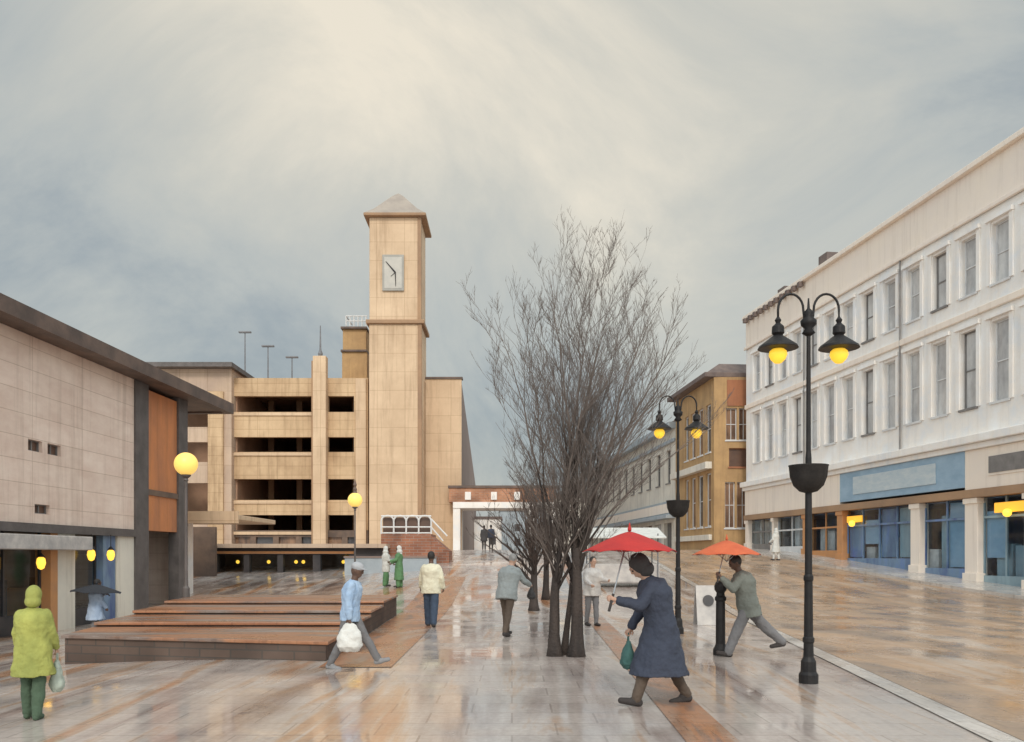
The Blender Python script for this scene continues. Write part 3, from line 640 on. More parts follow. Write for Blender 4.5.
# ------------------------------------------------------------------ brick bridge over the street
YB = 76.0
br = thing('brick_bridge', (0, YB + 2, 2), 'orange brick bridge on white piers across the far end of the street', 'bridge')
mb = MB(); mb.box(gx(449, YB), gx(556, YB), YB, YB + 5, gz(502, YB), gz(488, YB)); mb.build('parapet', 'brick_orange', br)
mb = MB(); mb.box(gx(448, YB), gx(557, YB), YB - .12, YB + 5.1, gz(488, YB) + .003, gz(485.5, YB)); mb.build('coping', 'brown_fascia', br)
mb = MB(); mb.box(gx(453, YB), gx(556, YB), YB - .05, YB + 5, gz(508, YB), gz(502, YB) - .003); mb.build('white_beam', 'white_stucco', br)
for x, w_ in ((453, 7), (529, 6), (552, 5)):
    mb = MB(); mb.box(gx(x, YB), gx(x + w_, YB), YB + .05, YB + 4.9, 1.8, gz(508, YB) - .003); mb.build('pier', 'white_stucco', br)
for x in (465, 491, 514):
    mb = MB(); mb.box(gx(x, YB), gx(x + 6, YB), YB - .2, YB - .005, gz(500, YB), gz(492, YB)); mb.build('panel', 'white_stucco', br, bevel=.04)
# buildings closing the street
for i, (xa, xb, y, Yv, m_, lab) in enumerate([(500, 548, 511, 190, 'blue_grey_trim', 'distant blue grey building closing the street beyond the brick bridge'), (470, 501, 519, 170, 'white_stucco', 'distant low white building seen under the brick bridge'), (546, 600, 497, 150, 'cream_old', 'distant cream building behind the bare tree')]):
    t = thing('distant_building', (gx((xa + xb) / 2, Yv), Yv, 2), lab, 'building')
    FD = Fr((gx(xb, Yv), Yv), (gx(xa, Yv), Yv), 1); zt2 = gz(y, Yv)
    hs = [(u, u + 1.2, z, z + 1.6) for u in [1 + 2.6 * k for k in range(int((FD.L - 2) / 2.6))] for z in ([4.0, 7.2] if zt2 > 9.5 else [4.0])]
    mb = MB(); FD.holes(mb, 0, FD.L, 1.5, zt2, hs, -.4, 0); FD.box(mb, 0, FD.L, -12, -11.7, 1.5, zt2); FD.box(mb, 0, FD.L, -11.7, -.5, zt2 - .4, zt2 - .1); mb.build('wall', m_, t)
    for h in hs:
        g = MB(); FD.box(g, h[0], h[1], -.3, -.25, h[2], h[3]); g.build('window', 'pane_dark', t)
    mb = MB(); FD.box(mb, -.2, FD.L + .2, -12.2, .2, zt2 + .003, zt2 + .5); mb.build('roof', 'roof_slate', t)

# ------------------------------------------------------------------ right white building
YN, YF = 24.0, 60.5
FR_ = Fr((rw(YN), YN), (rw(YF), YF), 1)
def uR(Y): return (Y - YN) / (YF - YN) * FR_.L
HW = 18.55
wb = thing('white_terrace', (rw(42) + 5, 42, .5), 'long three storey white stucco terrace with two rows of tall sash windows above shops', 'building')
wins = []
Y = 35.3 - 1.95 * 5
k = 0
while Y < 59.8:
    wins.append(Y); Y += 1.95
hs = []
for Y in wins:
    hs.append((uR(Y) - .5, uR(Y) + .5, 13.05, 15.55)); hs.append((uR(Y) - .52, uR(Y) + .52, 8.15, 11.5))
mb = MB(); FR_.holes(mb, 0, FR_.L, 6.9, 12.0, [h for h in hs if h[2] < 10], -.45, 0)
FR_.holes(mb, 0, FR_.L, 12.35, 16.3, [h for h in hs if h[2] > 10], -.45, 0)
FR_.box(mb, 0, FR_.L, -.45, 0.0, 12.0, 12.35)
FR_.box(mb, 0, FR_.L, -12, -11.6, -.5, HW - .4); FR_.box(mb, 0, .4, -11.59, -.46, -.5, HW - .4); FR_.box(mb, FR_.L - .4, FR_.L, -11.59, -.46, -.5, HW - .4)
mb.build('wall', 'white_stucco', wb)
mb = MB(); FR_.box(mb, 0, FR_.L, -.45, .03, 16.303, 18.3); mb.build('parapet', 'cream_stucco', wb)
mb = MB(); FR_.box(mb, -.1, FR_.L + .1, -.5, .28, 18.303, HW); FR_.box(mb, -.1, FR_.L + .1, .035, .16, 16.2, 16.4); mb.build('cornice', 'cream_stucco', wb, bevel=.03)
mb = MB(); FR_.box(mb, 0, FR_.L, -11.6, -.5, HW - .6, HW - .42); mb.build('roof', 'roof_slate', wb)
mb = MB(); FR_.box(mb, 0, FR_.L, .003, .14, 12.02, 12.32); mb.build('string_course', 'cream_stucco', wb, bevel=.03)
mb = MB(); FR_.box(mb, -.1, FR_.L + .1, -.45, .45, 6.55, 6.897); FR_.box(mb, -.1, FR_.L + .1, -.4, .25, 6.3, 6.547); mb.build('shop_cornice', 'white_stucco', wb, bevel=.03)
for i, Y in enumerate(wins):
    random.seed(i)
    window(wb, FR_, uR(Y) - .5, uR(Y) + .5, 13.05, 15.55, 'pane', 'frame_grey' if i % 3 == 1 else 'frame_white', .2, 0, 1, .07)
    window(wb, FR_, uR(Y) - .52, uR(Y) + .52, 8.15, 11.5, 'pane', 'frame_grey' if i % 4 == 2 else 'frame_white', .2, 0, 1, .07)
    mb = MB()
    for (za, zb_) in ((13.05, 15.55), (8.15, 11.5)):
        for s_ in (-1, 1):
            ua = uR(Y) + s_ * .66
            FR_.box(mb, ua - .11, ua + .11, .003, .07, za - .02, zb_ + .12)
        FR_.box(mb, uR(Y) - .8, uR(Y) + .8, .003, .16, zb_ + .123, zb_ + .3)
    mb.build('window_surround', 'white_stucco' , wb)
# blind piers between upper windows, shallow
for i in (2, 8, 13):
    c_ = (uR(wins[i]) + uR(wins[i + 1])) / 2; mb = MB(); mb.tube([FR_.p(c_, .1, 6.9), FR_.p(c_, .1, 16.2)], .045, 8); mb.build('downpipe', 'frame_grey', wb)
for Yc, h2 in ((57.0, 1.0), (51.5, 1.3)):
    mb = MB(); FR_.box(mb, uR(Yc) - .5, uR(Yc) + .5, -1.9, -.9, HW - .4, HW + h2); mb.build('chimney', 'roof_slate', wb)
for Yc in frange(52, 60, .8):
    mb = MB(); FR_.box(mb, uR(Yc) - .14, uR(Yc) + .14, .15, .42, 18.0, 18.298); mb.build('eaves_bracket', 'roof_slate', wb)
# fascias
zf0, zf1 = 4.6, 6.29
for (a, b, m_) in [(YN, 33.2, 'cream_stucco'), (36.45, 37.35, 'cream_stucco'), (47.7, YF, 'cream_stucco')]:
    mb = MB(); FR_.box(mb, uR(a), uR(b), -.4, .1, zf0, zf1); mb.build('fascia', m_, wb)
mb = MB(); FR_.box(mb, uR(33.2) + .002, uR(36.45) - .002, -.4, .1, zf0, zf1); FR_.box(mb, uR(33.6), uR(35.9), .103, .14, zf0 + .5, zf1 - .3); f_ = mb.build('fascia', 'cream_stucco', wb)
mb = MB(); FR_.box(mb, uR(33.7), uR(35.8), .143, .17, zf0 + .6, zf1 - .4); mb.build('sign_panel', 'frame_grey', f_)
mb = MB(); FR_.box(mb, uR(37.35) + .002, uR(47.7) - .002, -.4, .12, zf0 + .12, zf1); fb = mb.build('shop_sign', 'fascia_blue', wb)
mb = MB(); FR_.box(mb, uR(39.3), uR(46.3), .123, .16, zf0 + .45, zf1 - .3); fp = mb.build('sign_panel', 'fascia_pale', fb, bevel=.01)
mb = MB(); FR_.box(mb, 0, FR_.L, -.4, .2, zf0 - .35, zf0 - .003); mb.build('shop_beam', 'sand_edge', wb)
# shop piers, windows and interiors
piers = [(24.0, 24.6), (29.2, 29.7), (33.4, 33.9), (36.6, 37.4), (40.6, 41.3), (47.5, 48.1), (51.6, 52.1), (56.0, 56.3), (60.0, 60.5)]
for i, (a, b) in enumerate(piers):
    mb = MB(); FR_.box(mb, uR(a), uR(b), -.4, .08, -.5, zf0 - .353); FR_.box(mb, uR(a) - .06, uR(b) + .06, -.3, .16, -.5, gh(15, a) + .5)
    FR_.box(mb, uR(a) - .05, uR(b) + .05, -.3, .15, zf0 - .6, zf0 - .36); mb.build('pier', 'cream_stucco' if i not in (5, 6) else 'shop_orange', wb, bevel=.015)
mb = MB(); FR_.box(mb, .4, FR_.L - .4, -4.3, -4.0, -.5, zf0); FR_.box(mb, .4, FR_.L - .4, -4, -.41, zf0 - .4, zf0 - .36); mb.build('shop_back_wall', 'shop_blue', wb)
mb = MB(); n_ = 12
for i in range(n_):
    a = YN + .5 + (YF - YN - 1) * i / n_; b = YN + .5 + (YF - YN - 1) * (i + 1) / n_; zz = gh(15, a) + .1
    FR_.box(mb, uR(a), uR(b), -3.99, -.1, zz - 1.2, zz)
mb.build('shop_floor', 'shop_brown', wb)
for i, ((_, a), (b, _2)) in enumerate(zip(piers, piers[1:])):
    u0, u1 = uR(a) + .01, uR(b) - .01; zg = gh(15, (a + b) / 2) + .05; zT = zf0 - .355
    f = MB(); FR_.box(f, u0, u1, -.3, -.18, -.5, zg + .45); FR_.box(f, u0, u1, -.29, -.2, zT - .9, zT - .8)
    n_ = max(2, int((u1 - u0) / 1.5))
    for k in range(n_ + 1):
        uu = u0 + (u1 - u0) * k / n_; FR_.box(f, uu - .04, uu + .04, -.285, -.205, zg + .453, zT)
    s_ = f.build('shop_window', ['shop_blue', 'shop_blue', 'shop_teal', 'shop_blue', 'shop_blue', 'shop_orange', 'frame_white', 'frame_grey'][i % 8], wb)
    g = MB(); FR_.box(g, u0, u1, -.25, -.24, zg + .45, zT); g.build('pane', 'glass', s_)
    random.seed(50 + i)
    if i < 5:
        for k in range(n_):
            ua = u0 + (u1 - u0) * k / n_ + .06; ub = u0 + (u1 - u0) * (k + 1) / n_ - .06
            if random.random() < .92:
                g = MB(); FR_.box(g, ua, ub, -.36, -.33, zg + random.choice([.5, .5, 1.2]), zT - random.choice([.05, .1, .6])); g.build('added_panel', random.choice(['shop_blue', 'shop_blue', 'shop_teal', 'fascia_blue']), s_)  # added panels close behind the glass catch skylight, brightening the dark shop windows
    uu = u0 + .3
    while uu < u1 - .6:
        w_ = random.uniform(.3, .9); hh = random.uniform(1.0, 2.9)
        g = MB(); FR_.box(g, uu, uu + w_, -random.uniform(.8, 1.2), -.45, zg, zg + hh)
        g.build('display', random.choice(['shop_blue', 'shop_teal', 'shop_teal', 'display_pale', 'shop_dark', 'shop_blue', 'fascia_blue'] if i < 5 else ['display_pale', 'shop_dark', 'shop_dark', 'display_pale', 'shop_brown']), s_)
        uu += w_ + random.uniform(.1, .6)
# lit window signs
for (Y, z, w_, h_, lab) in [(46.6, 3.75, .75, .35, 'amber lit sign in the shop window behind the near lamp post'), (34.9, 3.75, .9, .42, 'larger amber lit sign in the rightmost shop window')]:
    t = thing('lit_sign', FR_.p(uR(Y), -.1, z), lab, 'sign')
    mb = MB(); FR_.box(mb, uR(Y) - w_, uR(Y) + w_, -.16, -.08, z - h_ / 2, z + h_ / 2); mb.build('sign_face', 'sign_yellow', t, bevel=.02)
    mb = MB(); mb.ball(FR_.p(uR(Y) - .1, .1, z - .25), .17); mb.build('lamp', 'shop_light', t, smooth=True)

# ------------------------------------------------------------------ ochre corner building
oc = thing('ochre_building', (16, 66, 2.2), 'ochre three storey corner building with brown eaves and tall paired windows', 'building')
YO = 61.5
FO = Fr((gx(760, YO), YO), (gx(714, YO), YO), 1); zO = gz(377, YO)
def uO(x): return gx(760, YO) - gx(x, YO)
hs = [(uO(737), uO(726), gz(440, YO), gz(408, YO)), (uO(749), uO(739), gz(440, YO), gz(408, YO)), (uO(748), uO(729), gz(467, YO), gz(448, YO)),
      (uO(735), uO(725), gz(528, YO), gz(482, YO)), (uO(749), uO(737), gz(528, YO), gz(482, YO))]
mb = MB(); FO.holes(mb, 0, FO.L, 1.5, zO, hs, -.4, 0); mb.build('front_wall', 'ochre', oc)
mb = MB(); FO.box(mb, uO(758), uO(727), .003, .07, gz(406, YO), gz(380, YO)); FO.box(mb, uO(758), uO(751), .003, .06, gz(480, YO), gz(407, YO)); mb.build('red_panel', 'ochre_red', oc)
for i, h in enumerate(hs):
    window(oc, FO, *h, pane='pane_brown' if i == 2 else 'pane_warm', frame='frame_white' if i != 2 else 'ochre_red', rec=.2, nm=1 if i != 2 else 0, bars=1 if i != 2 else 0)
OX = lambda Y: 14.45 - .0837 * (Y - YO)
FO2 = Fr((OX(YO + .42), YO + .42), (OX(71.5), 71.5), 1)
def uq(x):
    s_ = (x - 512) / F_PX; Yq = (14.45 + .0837 * YO) / (s_ + .0837); return (Yq - YO - .42) / (71.5 - YO - .42) * FO2.L
hs = []
for xa, xb in ((711, 706), (703, 698), (695.5, 691), (688.5, 685)):
    hs += [(uq(xa), uq(xb), 9.3, 12.8), (uq(xa), uq(xb), 3.9, 7.8)]
mb = MB(); FO2.holes(mb, 0, FO2.L, 1.5, zO, hs, -.4, 0); mb.build('side_wall', 'ochre', oc)
for i, h in enumerate(hs): window(oc, FO2, *h, pane='pane_warm' if i % 3 else 'pane_dark', frame='frame_white', rec=.15, nm=0, bars=1, fw=.1)
mb = MB(); FO2.box(mb, 0, FO2.L, .003, .5, 8.05, 8.55); FO2.box(mb, 0, FO2.L, .003, .25, 2.9, 3.3); mb.build('balcony_band', 'cream_old', oc, bevel=.03)
mb = MB(); FO2.box(mb, -.5, FO2.L + .2, -8, .7, zO + .003, zO + .35); FO2.box(mb, -.2, FO2.L, -7.6, .35, zO - .3, zO - .003) if False else None
mb.build('eaves', 'roof_slate', oc, bevel=.04)
mb = MB(); q = [FO2.p(-.3, .5, zO + .353), FO2.p(FO2.L, .5, zO + .353), FO2.p(FO2.L, -8, zO + .353), FO2.p(-.3, -8, zO + .353), FO2.p(.9, -.8, zO + 1.25), FO2.p(FO2.L - 1, -.8, zO + 1.25), FO2.p(FO2.L - 1, -7, zO + 1.25), FO2.p(.9, -7, zO + 1.25)]
mb.hexa(q); mb.build('roof', 'roof_slate', oc)
mb = MB(); FO2.box(mb, 0, FO2.L, -8, -7.7, 1.5, zO); FO2.box(mb, FO2.L - .3, FO2.L, -7.69, -.41, 1.5, zO); mb.build('back_wall', 'ochre', oc)

# ------------------------------------------------------------------ cream row beyond
cr_ = thing('cream_row', (12, 90, 2.2), 'long cream two storey row with blue grey eaves running down the street', 'building')
FCR = Fr((OX(71.6), 71.6), (OX(114), 114), 1); zc = 12.4
hs = [(1.5 + 3.4 * k, 2.9 + 3.4 * k, 8.0, 10.8) for k in range(12)]
sh = [(1.2 + 3.4 * k, 3.6 + 3.4 * k, 2.0, 4.6) for k in range(12)]
mb = MB(); FCR.holes(mb, 0, FCR.L, 1.5, zc, hs + sh, -.4, 0); FCR.box(mb, 0, FCR.L, -9, -8.7, 1.5, zc); FCR.box(mb, 0, .3, -8.69, -.41, 1.5, zc); FCR.box(mb, FCR.L - .3, FCR.L, -8.69, -.41, 1.5, zc); mb.build('wall', 'cream_old', cr_)
for h in hs: window(cr_, FCR, *h, pane='pane_dark', frame='frame_grey', rec=.2, nm=1, bars=1, fw=.08)
for i, h in enumerate(sh):
    g = MB(); FCR.box(g, h[0], h[1], -.35, -.3, h[2], h[3]); g.build('shop_window', ['pane_dark', 'pane', 'pane_warm'][i % 3], cr_)
mb = MB(); FCR.box(mb, 0, FCR.L + .2, -9.2, .6, zc + .003, zc + .55); FCR.box(mb, 0, FCR.L, .003, .2, 11.3, 11.6); mb.build('eaves', 'blue_grey_trim', cr_, bevel=.04)
mb = MB(); mb.hexa([FCR.p(0, .3, zc + .553), FCR.p(FCR.L, .3, zc + .553), FCR.p(FCR.L, -9, zc + .553), FCR.p(0, -9, zc + .553), FCR.p(0, -3, zc + 2.0), FCR.p(FCR.L, -3, zc + 2.0), FCR.p(FCR.L, -5, zc + 2.0), FCR.p(0, -5, zc + 2.0)]); mb.build('roof', 'side_brown', cr_)
mb = MB(); FCR.box(mb, 0, FCR.L, .003, .8, 4.9, 5.2); FCR.box(mb, 0, FCR.L, .003, .3, 5.2, 6.4); mb.build('shop_fascia', 'blue_grey_trim', cr_, bevel=.03)
mb = MB(); FCR.box(mb, 0, FCR.L, .303, .34, 5.4, 6.2); mb.build('fascia_board', 'cream_stucco', cr_)

# ------------------------------------------------------------------ trees
CE = [.55]
def tree(name, base, H, spread, label, seed, trunks, nlimb, tw_mat, fine=1.0, lean=0.0, zfork=(0.14, 0.34), group=None):
    rnd = random.Random(seed)
    t = thing(name, base, label, 'tree', group)
    tb, cb, B = MB(), MB(), Vector(base)
    limbs = []
    def path(p, d, length, n, wob, trop):
        pts = [p.copy()]; d = d.normalized()
        for i in range(n):
            d = (d + Vector((rnd.gauss(0, wob), rnd.gauss(0, wob), rnd.gauss(0, wob * .6) + trop))).normalized()
            p = p + d * (length / n); pts.append(p.copy())
        return pts
    def sub(pts, r0, level, length):
        """side shoots along a branch"""
        if level > 3: return
        cnt = [0, 15, 8, 5][level]
        cnt = max(2, int(cnt * fine * (0.7 + .6 * rnd.random())))
        n = len(pts) - 1
        for i in range(cnt):
            f = rnd.uniform(0.12 if level > 1 else 0.05, 0.98); k = min(int(f * n), n - 1); q = pts[k].lerp(pts[k + 1], f * n - k)
            d0 = (pts[k + 1] - pts[k]).normalized()
            a = rnd.uniform(0, 2 * math.pi); ax = Vector((math.cos(a), math.sin(a), 0.15))
            d = (d0 + ax * rnd.uniform(.35, .8)).normalized()
            ln = length * rnd.uniform(.28, .5) * (1.15 - .6 * f)
            rr = max(r0 * (1 - f * .75) * rnd.uniform(.30, .46), .0018)
            pp = path(q, d, ln, 5 if level < 3 else 3, .10, .07)
            cb.tube(pp, [rr * (1 - .82 * j / (len(pp) - 1)) + .0008 for j in range(len(pp))], [0, 5, 4, 3][level], caps=False)
            sub(pp, rr, level + 1, ln)
    for (dx, dy, rr, hh, lx) in trunks:
        p0 = B + Vector((dx, dy, -.1))
        pts = path(p0, Vector((lx, 0, 1)), hh, 8, .035, .05)
        rad = [rr * (1.55 - .55 * min(1, j / 1.5)) * (1 - .45 * j / 8) for j in range(9)]
        tb.tube(pts, rad, 12)
        limbs.append((pts, rad))
    cz = B.z + H * CE[0]; ccx = B.x + lean * H
    for i in range(nlimb):
        pts, rad = limbs[i % len(limbs)]
        u_ = (i + .5) / nlimb                                  # 0 top ... 1 low sides
        el = R(86 - 92 * u_ ** .9) + rnd.uniform(-.08, .08); a = 2 * math.pi * (i * .382) + rnd.uniform(-.25, .25)
        rj = rnd.uniform(.74, 1.14)
        T = Vector((ccx + math.cos(a) * math.cos(el) * spread * rj, B.y + math.sin(a) * math.cos(el) * spread * rj, cz + math.sin(el) * (B.z + H - cz) * rj))
        f = .55 + .45 * (1 - u_) if i >= len(limbs) else 1.0; f = min(1, f + rnd.uniform(-.1, .05)); k = min(int(f * 8), 7); q = pts[k].lerp(pts[k + 1], f * 8 - k)
        dv_ = T - q; mid = q + Vector((dv_.x * .32, dv_.y * .32, dv_.z * .5 + .12 * abs(dv_.x)* (1 if u_ < .7 else .3)))
        pp = []; w1 = Vector((0, 0, 0)); NN = 12
        for j in range(NN + 1):
            t_ = j / NN; b_ = q * (1 - t_) ** 2 + mid * 2 * t_ * (1 - t_) + T * t_ * t_
            w1 = w1 + Vector((rnd.gauss(0, .028), rnd.gauss(0, .028), rnd.gauss(0, .012))); pp.append(b_ + w1 * min(1, j / 2))
        r1 = rad[k] * rnd.uniform(.34, .52)
        tb.tube(pp[:6], [r1 * (1 - .085 * j) for j in range(6)], 8)
        cb.tube(pp[5:], [max(.004, r1 * (1 - .078 * (j + 5))) for j in range(len(pp) - 5)], 6)
        sub(pp, r1 * .8, 1, dv_.length)
    tb.build('trunk', 'bark', t, smooth=True, recalc=False)
    cb.build('crown', tw_mat, t, smooth=True, recalc=False)
    return t
TY = 15.0
tree('bare_tree', (gx(566, TY), TY, 0), 7.15, 1.95, 'large bare winter tree with twin dark trunks in the middle of the street', 4,
     [(-.19, .05, .11, 1.9, -.04), (.17, 0, .125, 2.0, .05), (-.02, .22, .06, 2.2, .02)], 24, 'twig', 1.02, .068)
tree('slender_tree', (gx(534, 27), 27, gh(0, 27)), 4.3, 2.0, 'small dark bare tree behind the big tree, leftmost trunk', 8, [(0, 0, .14, 1.9, -.05)], 18, 'twig_dark', .85, -.06)
tree('slender_tree', (gx(546, 31), 31, gh(0, 31)), 4.9, 1.9, 'small dark bare tree just left of the twin trunks, farther back', 9, [(0, 0, .13, 2.2, 0)], 16, 'twig_dark', .8, 0)

# ------------------------------------------------------------------ street lamps (twin swan-neck)
def swan_lamp(loc, label):
    t = thing('street_lamp', loc, label, 'street lamp', 'black twin swan neck street lamps')
    x, y, z = loc
    m_ = MB(); m_.lathe([(.13, -.1), (.13, .12), (.105, .16), (.10, .3), (.07, .36), (.065, .55), (.078, .57), (.078, .62), (.062, .64), (.055, 1.4), (.066, 1.42), (.066, 1.47), (.05, 1.5), (.045, 2.6), (.042, 3.1), (.033, 3.2), (.028, 4.85)], (x, y, z), 16); m_.build('pole', 'black_iron', t, smooth=False)
    m_ = MB(); m_.lathe([(.03, 4.78), (.09, 4.82), (.05, 4.88), (.10, 4.93), (.11, 4.99), (.05, 5.05), (.08, 5.09), (.02, 5.16), (.01, 5.3)], (x, y, z), 14); m_.build('collar', 'black_iron', t, smooth=True)
    for s_ in (-1, 1):
        pts = [(x + s_ * .05, y, z + 4.95), (x + s_ * .07, y, z + 5.12)]
        for k in range(1, 13):
            a = math.pi * k / 12; pts.append((x + s_ * (.245 - .175 * math.cos(a)), y, z + 5.14 + .22 * math.sin(a)))
        pts.append((x + s_ * .42, y, z + 5.0))
        m_ = MB(); m_.tube(pts, .017, 8); m_.build('arm', 'black_iron', t, smooth=True)
        c_ = (x + s_ * .42, y, z + 4.62)
        m_ = MB(); m_.lathe([(.02, .42), (.045, .38), (.03, .34), (.08, .29), (.085, .2), (.06, .17), (.10, .14), (.26, .02), (.275, -.01), (.255, -.015)], c_, 20); sh_ = m_.build('lamp_shade', 'black_iron', t, smooth=False)
        m_ = MB(); m_.lathe([(.08, -.02), (.115, -.05), (.125, -.1), (.10, -.16), (.05, -.21), (.01, -.22)], c_, 16); m_.build('bulb', 'bulb', sh_, smooth=True)
    m_ = MB(); m_.lathe([(.05, 2.62), (.12, 2.64), (.2, 2.72), (.245, 2.84), (.26, 2.98), (.27, 3.0), (.24, 3.0), (.2, 2.94), (.05, 2.94)], (x, y, z), 20); m_.build('basket_bowl', 'pot', t, smooth=True)
    return t
L1Y, L2Y = 11.85, 19.4
swan_lamp((gx(808.5, L1Y), L1Y, 0), 'nearest black twin swan neck street lamp standing alone by the drain channel')
swan_lamp((gx(678, L2Y), L2Y, 0), 'farther black twin swan neck street lamp behind the man in the navy coat')

def globe_lamp(loc, hgt, r, label):
    t = thing('globe_lamp', loc, label, 'street lamp', 'yellow globe lamps on the left of the square')
    x, y, z = loc
    m_ = MB(); m_.lathe([(.10, 0), (.10, .25), (.06, .32), (.05, .5), (.038, 1.5), (.035, hgt - r - .16), (.07, hgt - r - .14), (.05, hgt - r - .08), (.12, hgt - r - .03), (.14, hgt - r + .02)], (x, y, z), 12); m_.build('pole', 'dark_slate', t)
    m_ = MB(); m_.ball((x, y, z + hgt), r, 24, 16); m_.build('globe', 'globe', t, smooth=True)
    return t
globe_lamp((gx(186, 24), 24, .60), gz(464, 24) - .60, .32, 'larger yellow globe lamp on the stepped platform by the orange panel')
g2 = globe_lamp((gx(355, 40.5), 40.5, gh(-7.4, 40.5)), gz(500, 40.5) - gh(-7.4, 40.5), .34, 'smaller yellow globe lamp before the car park pier')
m_ = MB(); m_.lathe([(.12, .3), (.08, .42), (.1, .5), (.05, .62), (.09, .7), (.01, 1.0)], (gx(355, 40.5), 40.5, gz(500, 40.5)), 10); m_.build('finial', 'brown_fascia', g2)

# bollard
bo = thing('bollard', (gx(720.5, 15.2), 15.2, 0), 'black iron bollard in front of the man under the orange umbrella', 'bollard')
m_ = MB(); m_.lathe([(.13, -.1), (.13, .1), (.10, .16), (.085, .2), (.08, .95), (.1, .97), (.1, 1.02), (.075, 1.05), (.07, 1.1), (.105, 1.15), (.11, 1.22), (.08, 1.29), (.02, 1.32)], (gx(720.5, 15.2), 15.2, 0), 18); m_.build('post', 'black_iron', bo, smooth=False)
# pavement sign board
ab = thing('sign_board', (gx(707, 22), 22, 0), 'small white pavement board with a dark disc behind the bollard', 'sign board')
X = gx(707, 22)
for s_ in (-1, 1):
    m_ = MB(); m_.hexa([(X - .3, 22 + s_ * .25 - .015, 0.004), (X + .3, 22 + s_ * .25 - .015, 0.004), (X + .3, 22 + s_ * .25 + .015, 0.004), (X - .3, 22 + s_ * .25 + .015, 0.004), (X - .3, 22 + s_ * .03 - .015, 1.0), (X + .3, 22 + s_ * .03 - .015, 1.0), (X + .3, 22 + s_ * .03 + .015, 1.0), (X - .3, 22 + s_ * .03 + .015, 1.0)]); pb = m_.build('board', 'display_pale', ab)
m_ = MB(); n_ = 20
vs = [(X + .14 * math.cos(2 * math.pi * k / n_), 22 - .055 - (.0 + (.62 + .14 * math.sin(2 * math.pi * k / n_) - 1) * -.22), .62 + .14 * math.sin(2 * math.pi * k / n_)) for k in range(n_)]
m_.add([(a, b - .02, c_) for a, b, c_ in vs], [tuple(range(n_))]); m_.add([(a, b - .005, c_) for a, b, c_ in vs], [tuple(range(n_))]); m_.f.append(None) if False else None
m_.build('disc', 'shop_dark', ab)
# market stall with pale sheet, behind the red umbrella
ms = thing('market_stall', (gx(622, 36), 36, gh(4, 36)), 'market stall with a pale cream sheet behind the red umbrella', 'market stall')
X, zz = gx(622, 36), gh(4, 36)
m_ = MB(); m_.box(X - 1.5, X + 1.5, 35.5, 37, zz + .15, zz + .95); m_.build('table_cloth', 'display_pale', ms, bevel=.06)
for dx in (-1.4, 1.4):
    for dy in (-.6, .9):
        m_ = MB(); m_.tube([(X + dx, 36 + dy, zz - .05), (X + dx, 36 + dy, zz + 2.2)], .03, 6); m_.build('post', 'grey_steel', ms)
m_ = MB(); m_.hexa([(X - 1.7, 35.1, zz + 2.0), (X + 1.7, 35.1, zz + 2.0), (X + 1.7, 37.2, zz + 2.2), (X - 1.7, 37.2, zz + 2.2), (X - 1.7, 35.1, zz + 2.05), (X + 1.7, 35.1, zz + 2.05), (X + 1.7, 37.2, zz + 2.5), (X - 1.7, 37.2, zz + 2.5)]); m_.build('canopy', 'white_cloth', ms)

# ------------------------------------------------------------------ people
TEXF = bpy.data.textures.new('folds', 'CLOUDS'); TEXF.noise_scale = .11; TEXF.noise_depth = 2
def remesh(mb, name, m, parent, vox, smooth=6, disp=0.0, mat4=None):
    """union the shapes in mb into one continuous skin"""
    me = mb.mesh(name)
    if mat4 is not None: me.transform(mat4)
    tmp = bpy.data.objects.new('tmp', me); C.objects.link(tmp)
    r = tmp.modifiers.new('r', 'REMESH'); r.mode = 'VOXEL'; r.voxel_size = vox; r.use_smooth_shade = True
    s_ = tmp.modifiers.new('s', 'SMOOTH'); s_.factor = .5; s_.iterations = smooth
    if disp:
        d = tmp.modifiers.new('d', 'DISPLACE'); d.texture = TEXF; d.strength = disp; d.mid_level = .5; d.texture_coords = 'LOCAL'
    dg = bpy.context.evaluated_depsgraph_get(); dg.update()
    ev = bpy.data.meshes.new_from_object(tmp.evaluated_get(dg)); bpy.data.objects.remove(tmp)
    ev.name = name; ev.materials.clear(); ev.materials.append(M[m])
    ev.polygons.foreach_set('use_smooth', [True] * len(ev.polygons))
    o = bpy.data.objects.new(name, ev); C.objects.link(o)
    if parent: o.parent = parent; LOC[o.name] = LOC[parent.name]
    return o

def loft(mb, rings, n=16):
    """rings: (centre, r_forward, r_lateral) – closed elliptical tube with the lateral axis kept along y"""
    vs = []; fs = []
    cs = [Vector(r[0]) for r in rings]
    for i, (c_, rf, rl) in enumerate(rings):
        t = (cs[min(i + 1, len(cs) - 1)] - cs[max(i - 1, 0)]).normalized(); lat = Vector((0, 1, 0)); lat = (lat - t * lat.dot(t)).normalized(); fw = lat.cross(t)
        for k in range(n):
            a = 2 * math.pi * k / n; vs.append(cs[i] + fw * rf * math.cos(a) + lat * rl * math.sin(a))
    for i in range(len(rings) - 1):
        for k in range(n):
            k2 = (k + 1) % n; fs.append((i * n + k, i * n + k2, (i + 1) * n + k2, (i + 1) * n + k))
    fs.append(tuple(range(n - 1, -1, -1))); fs.append(tuple((len(rings) - 1) * n + k for k in range(n)))
    mb.add(vs, fs)

def limb(mb, p0, r0, p1, r1, n=12):
    p0, p1 = Vector(p0), Vector(p1)
    mb.tube([p0, p0.lerp(p1, .3), p1], [r0, r0 * .7 + r1 * .3 + .15 * (r0 - r1), r1], n); mb.ball(p0, r0, n, 8); mb.ball(p1, r1, n, 8)

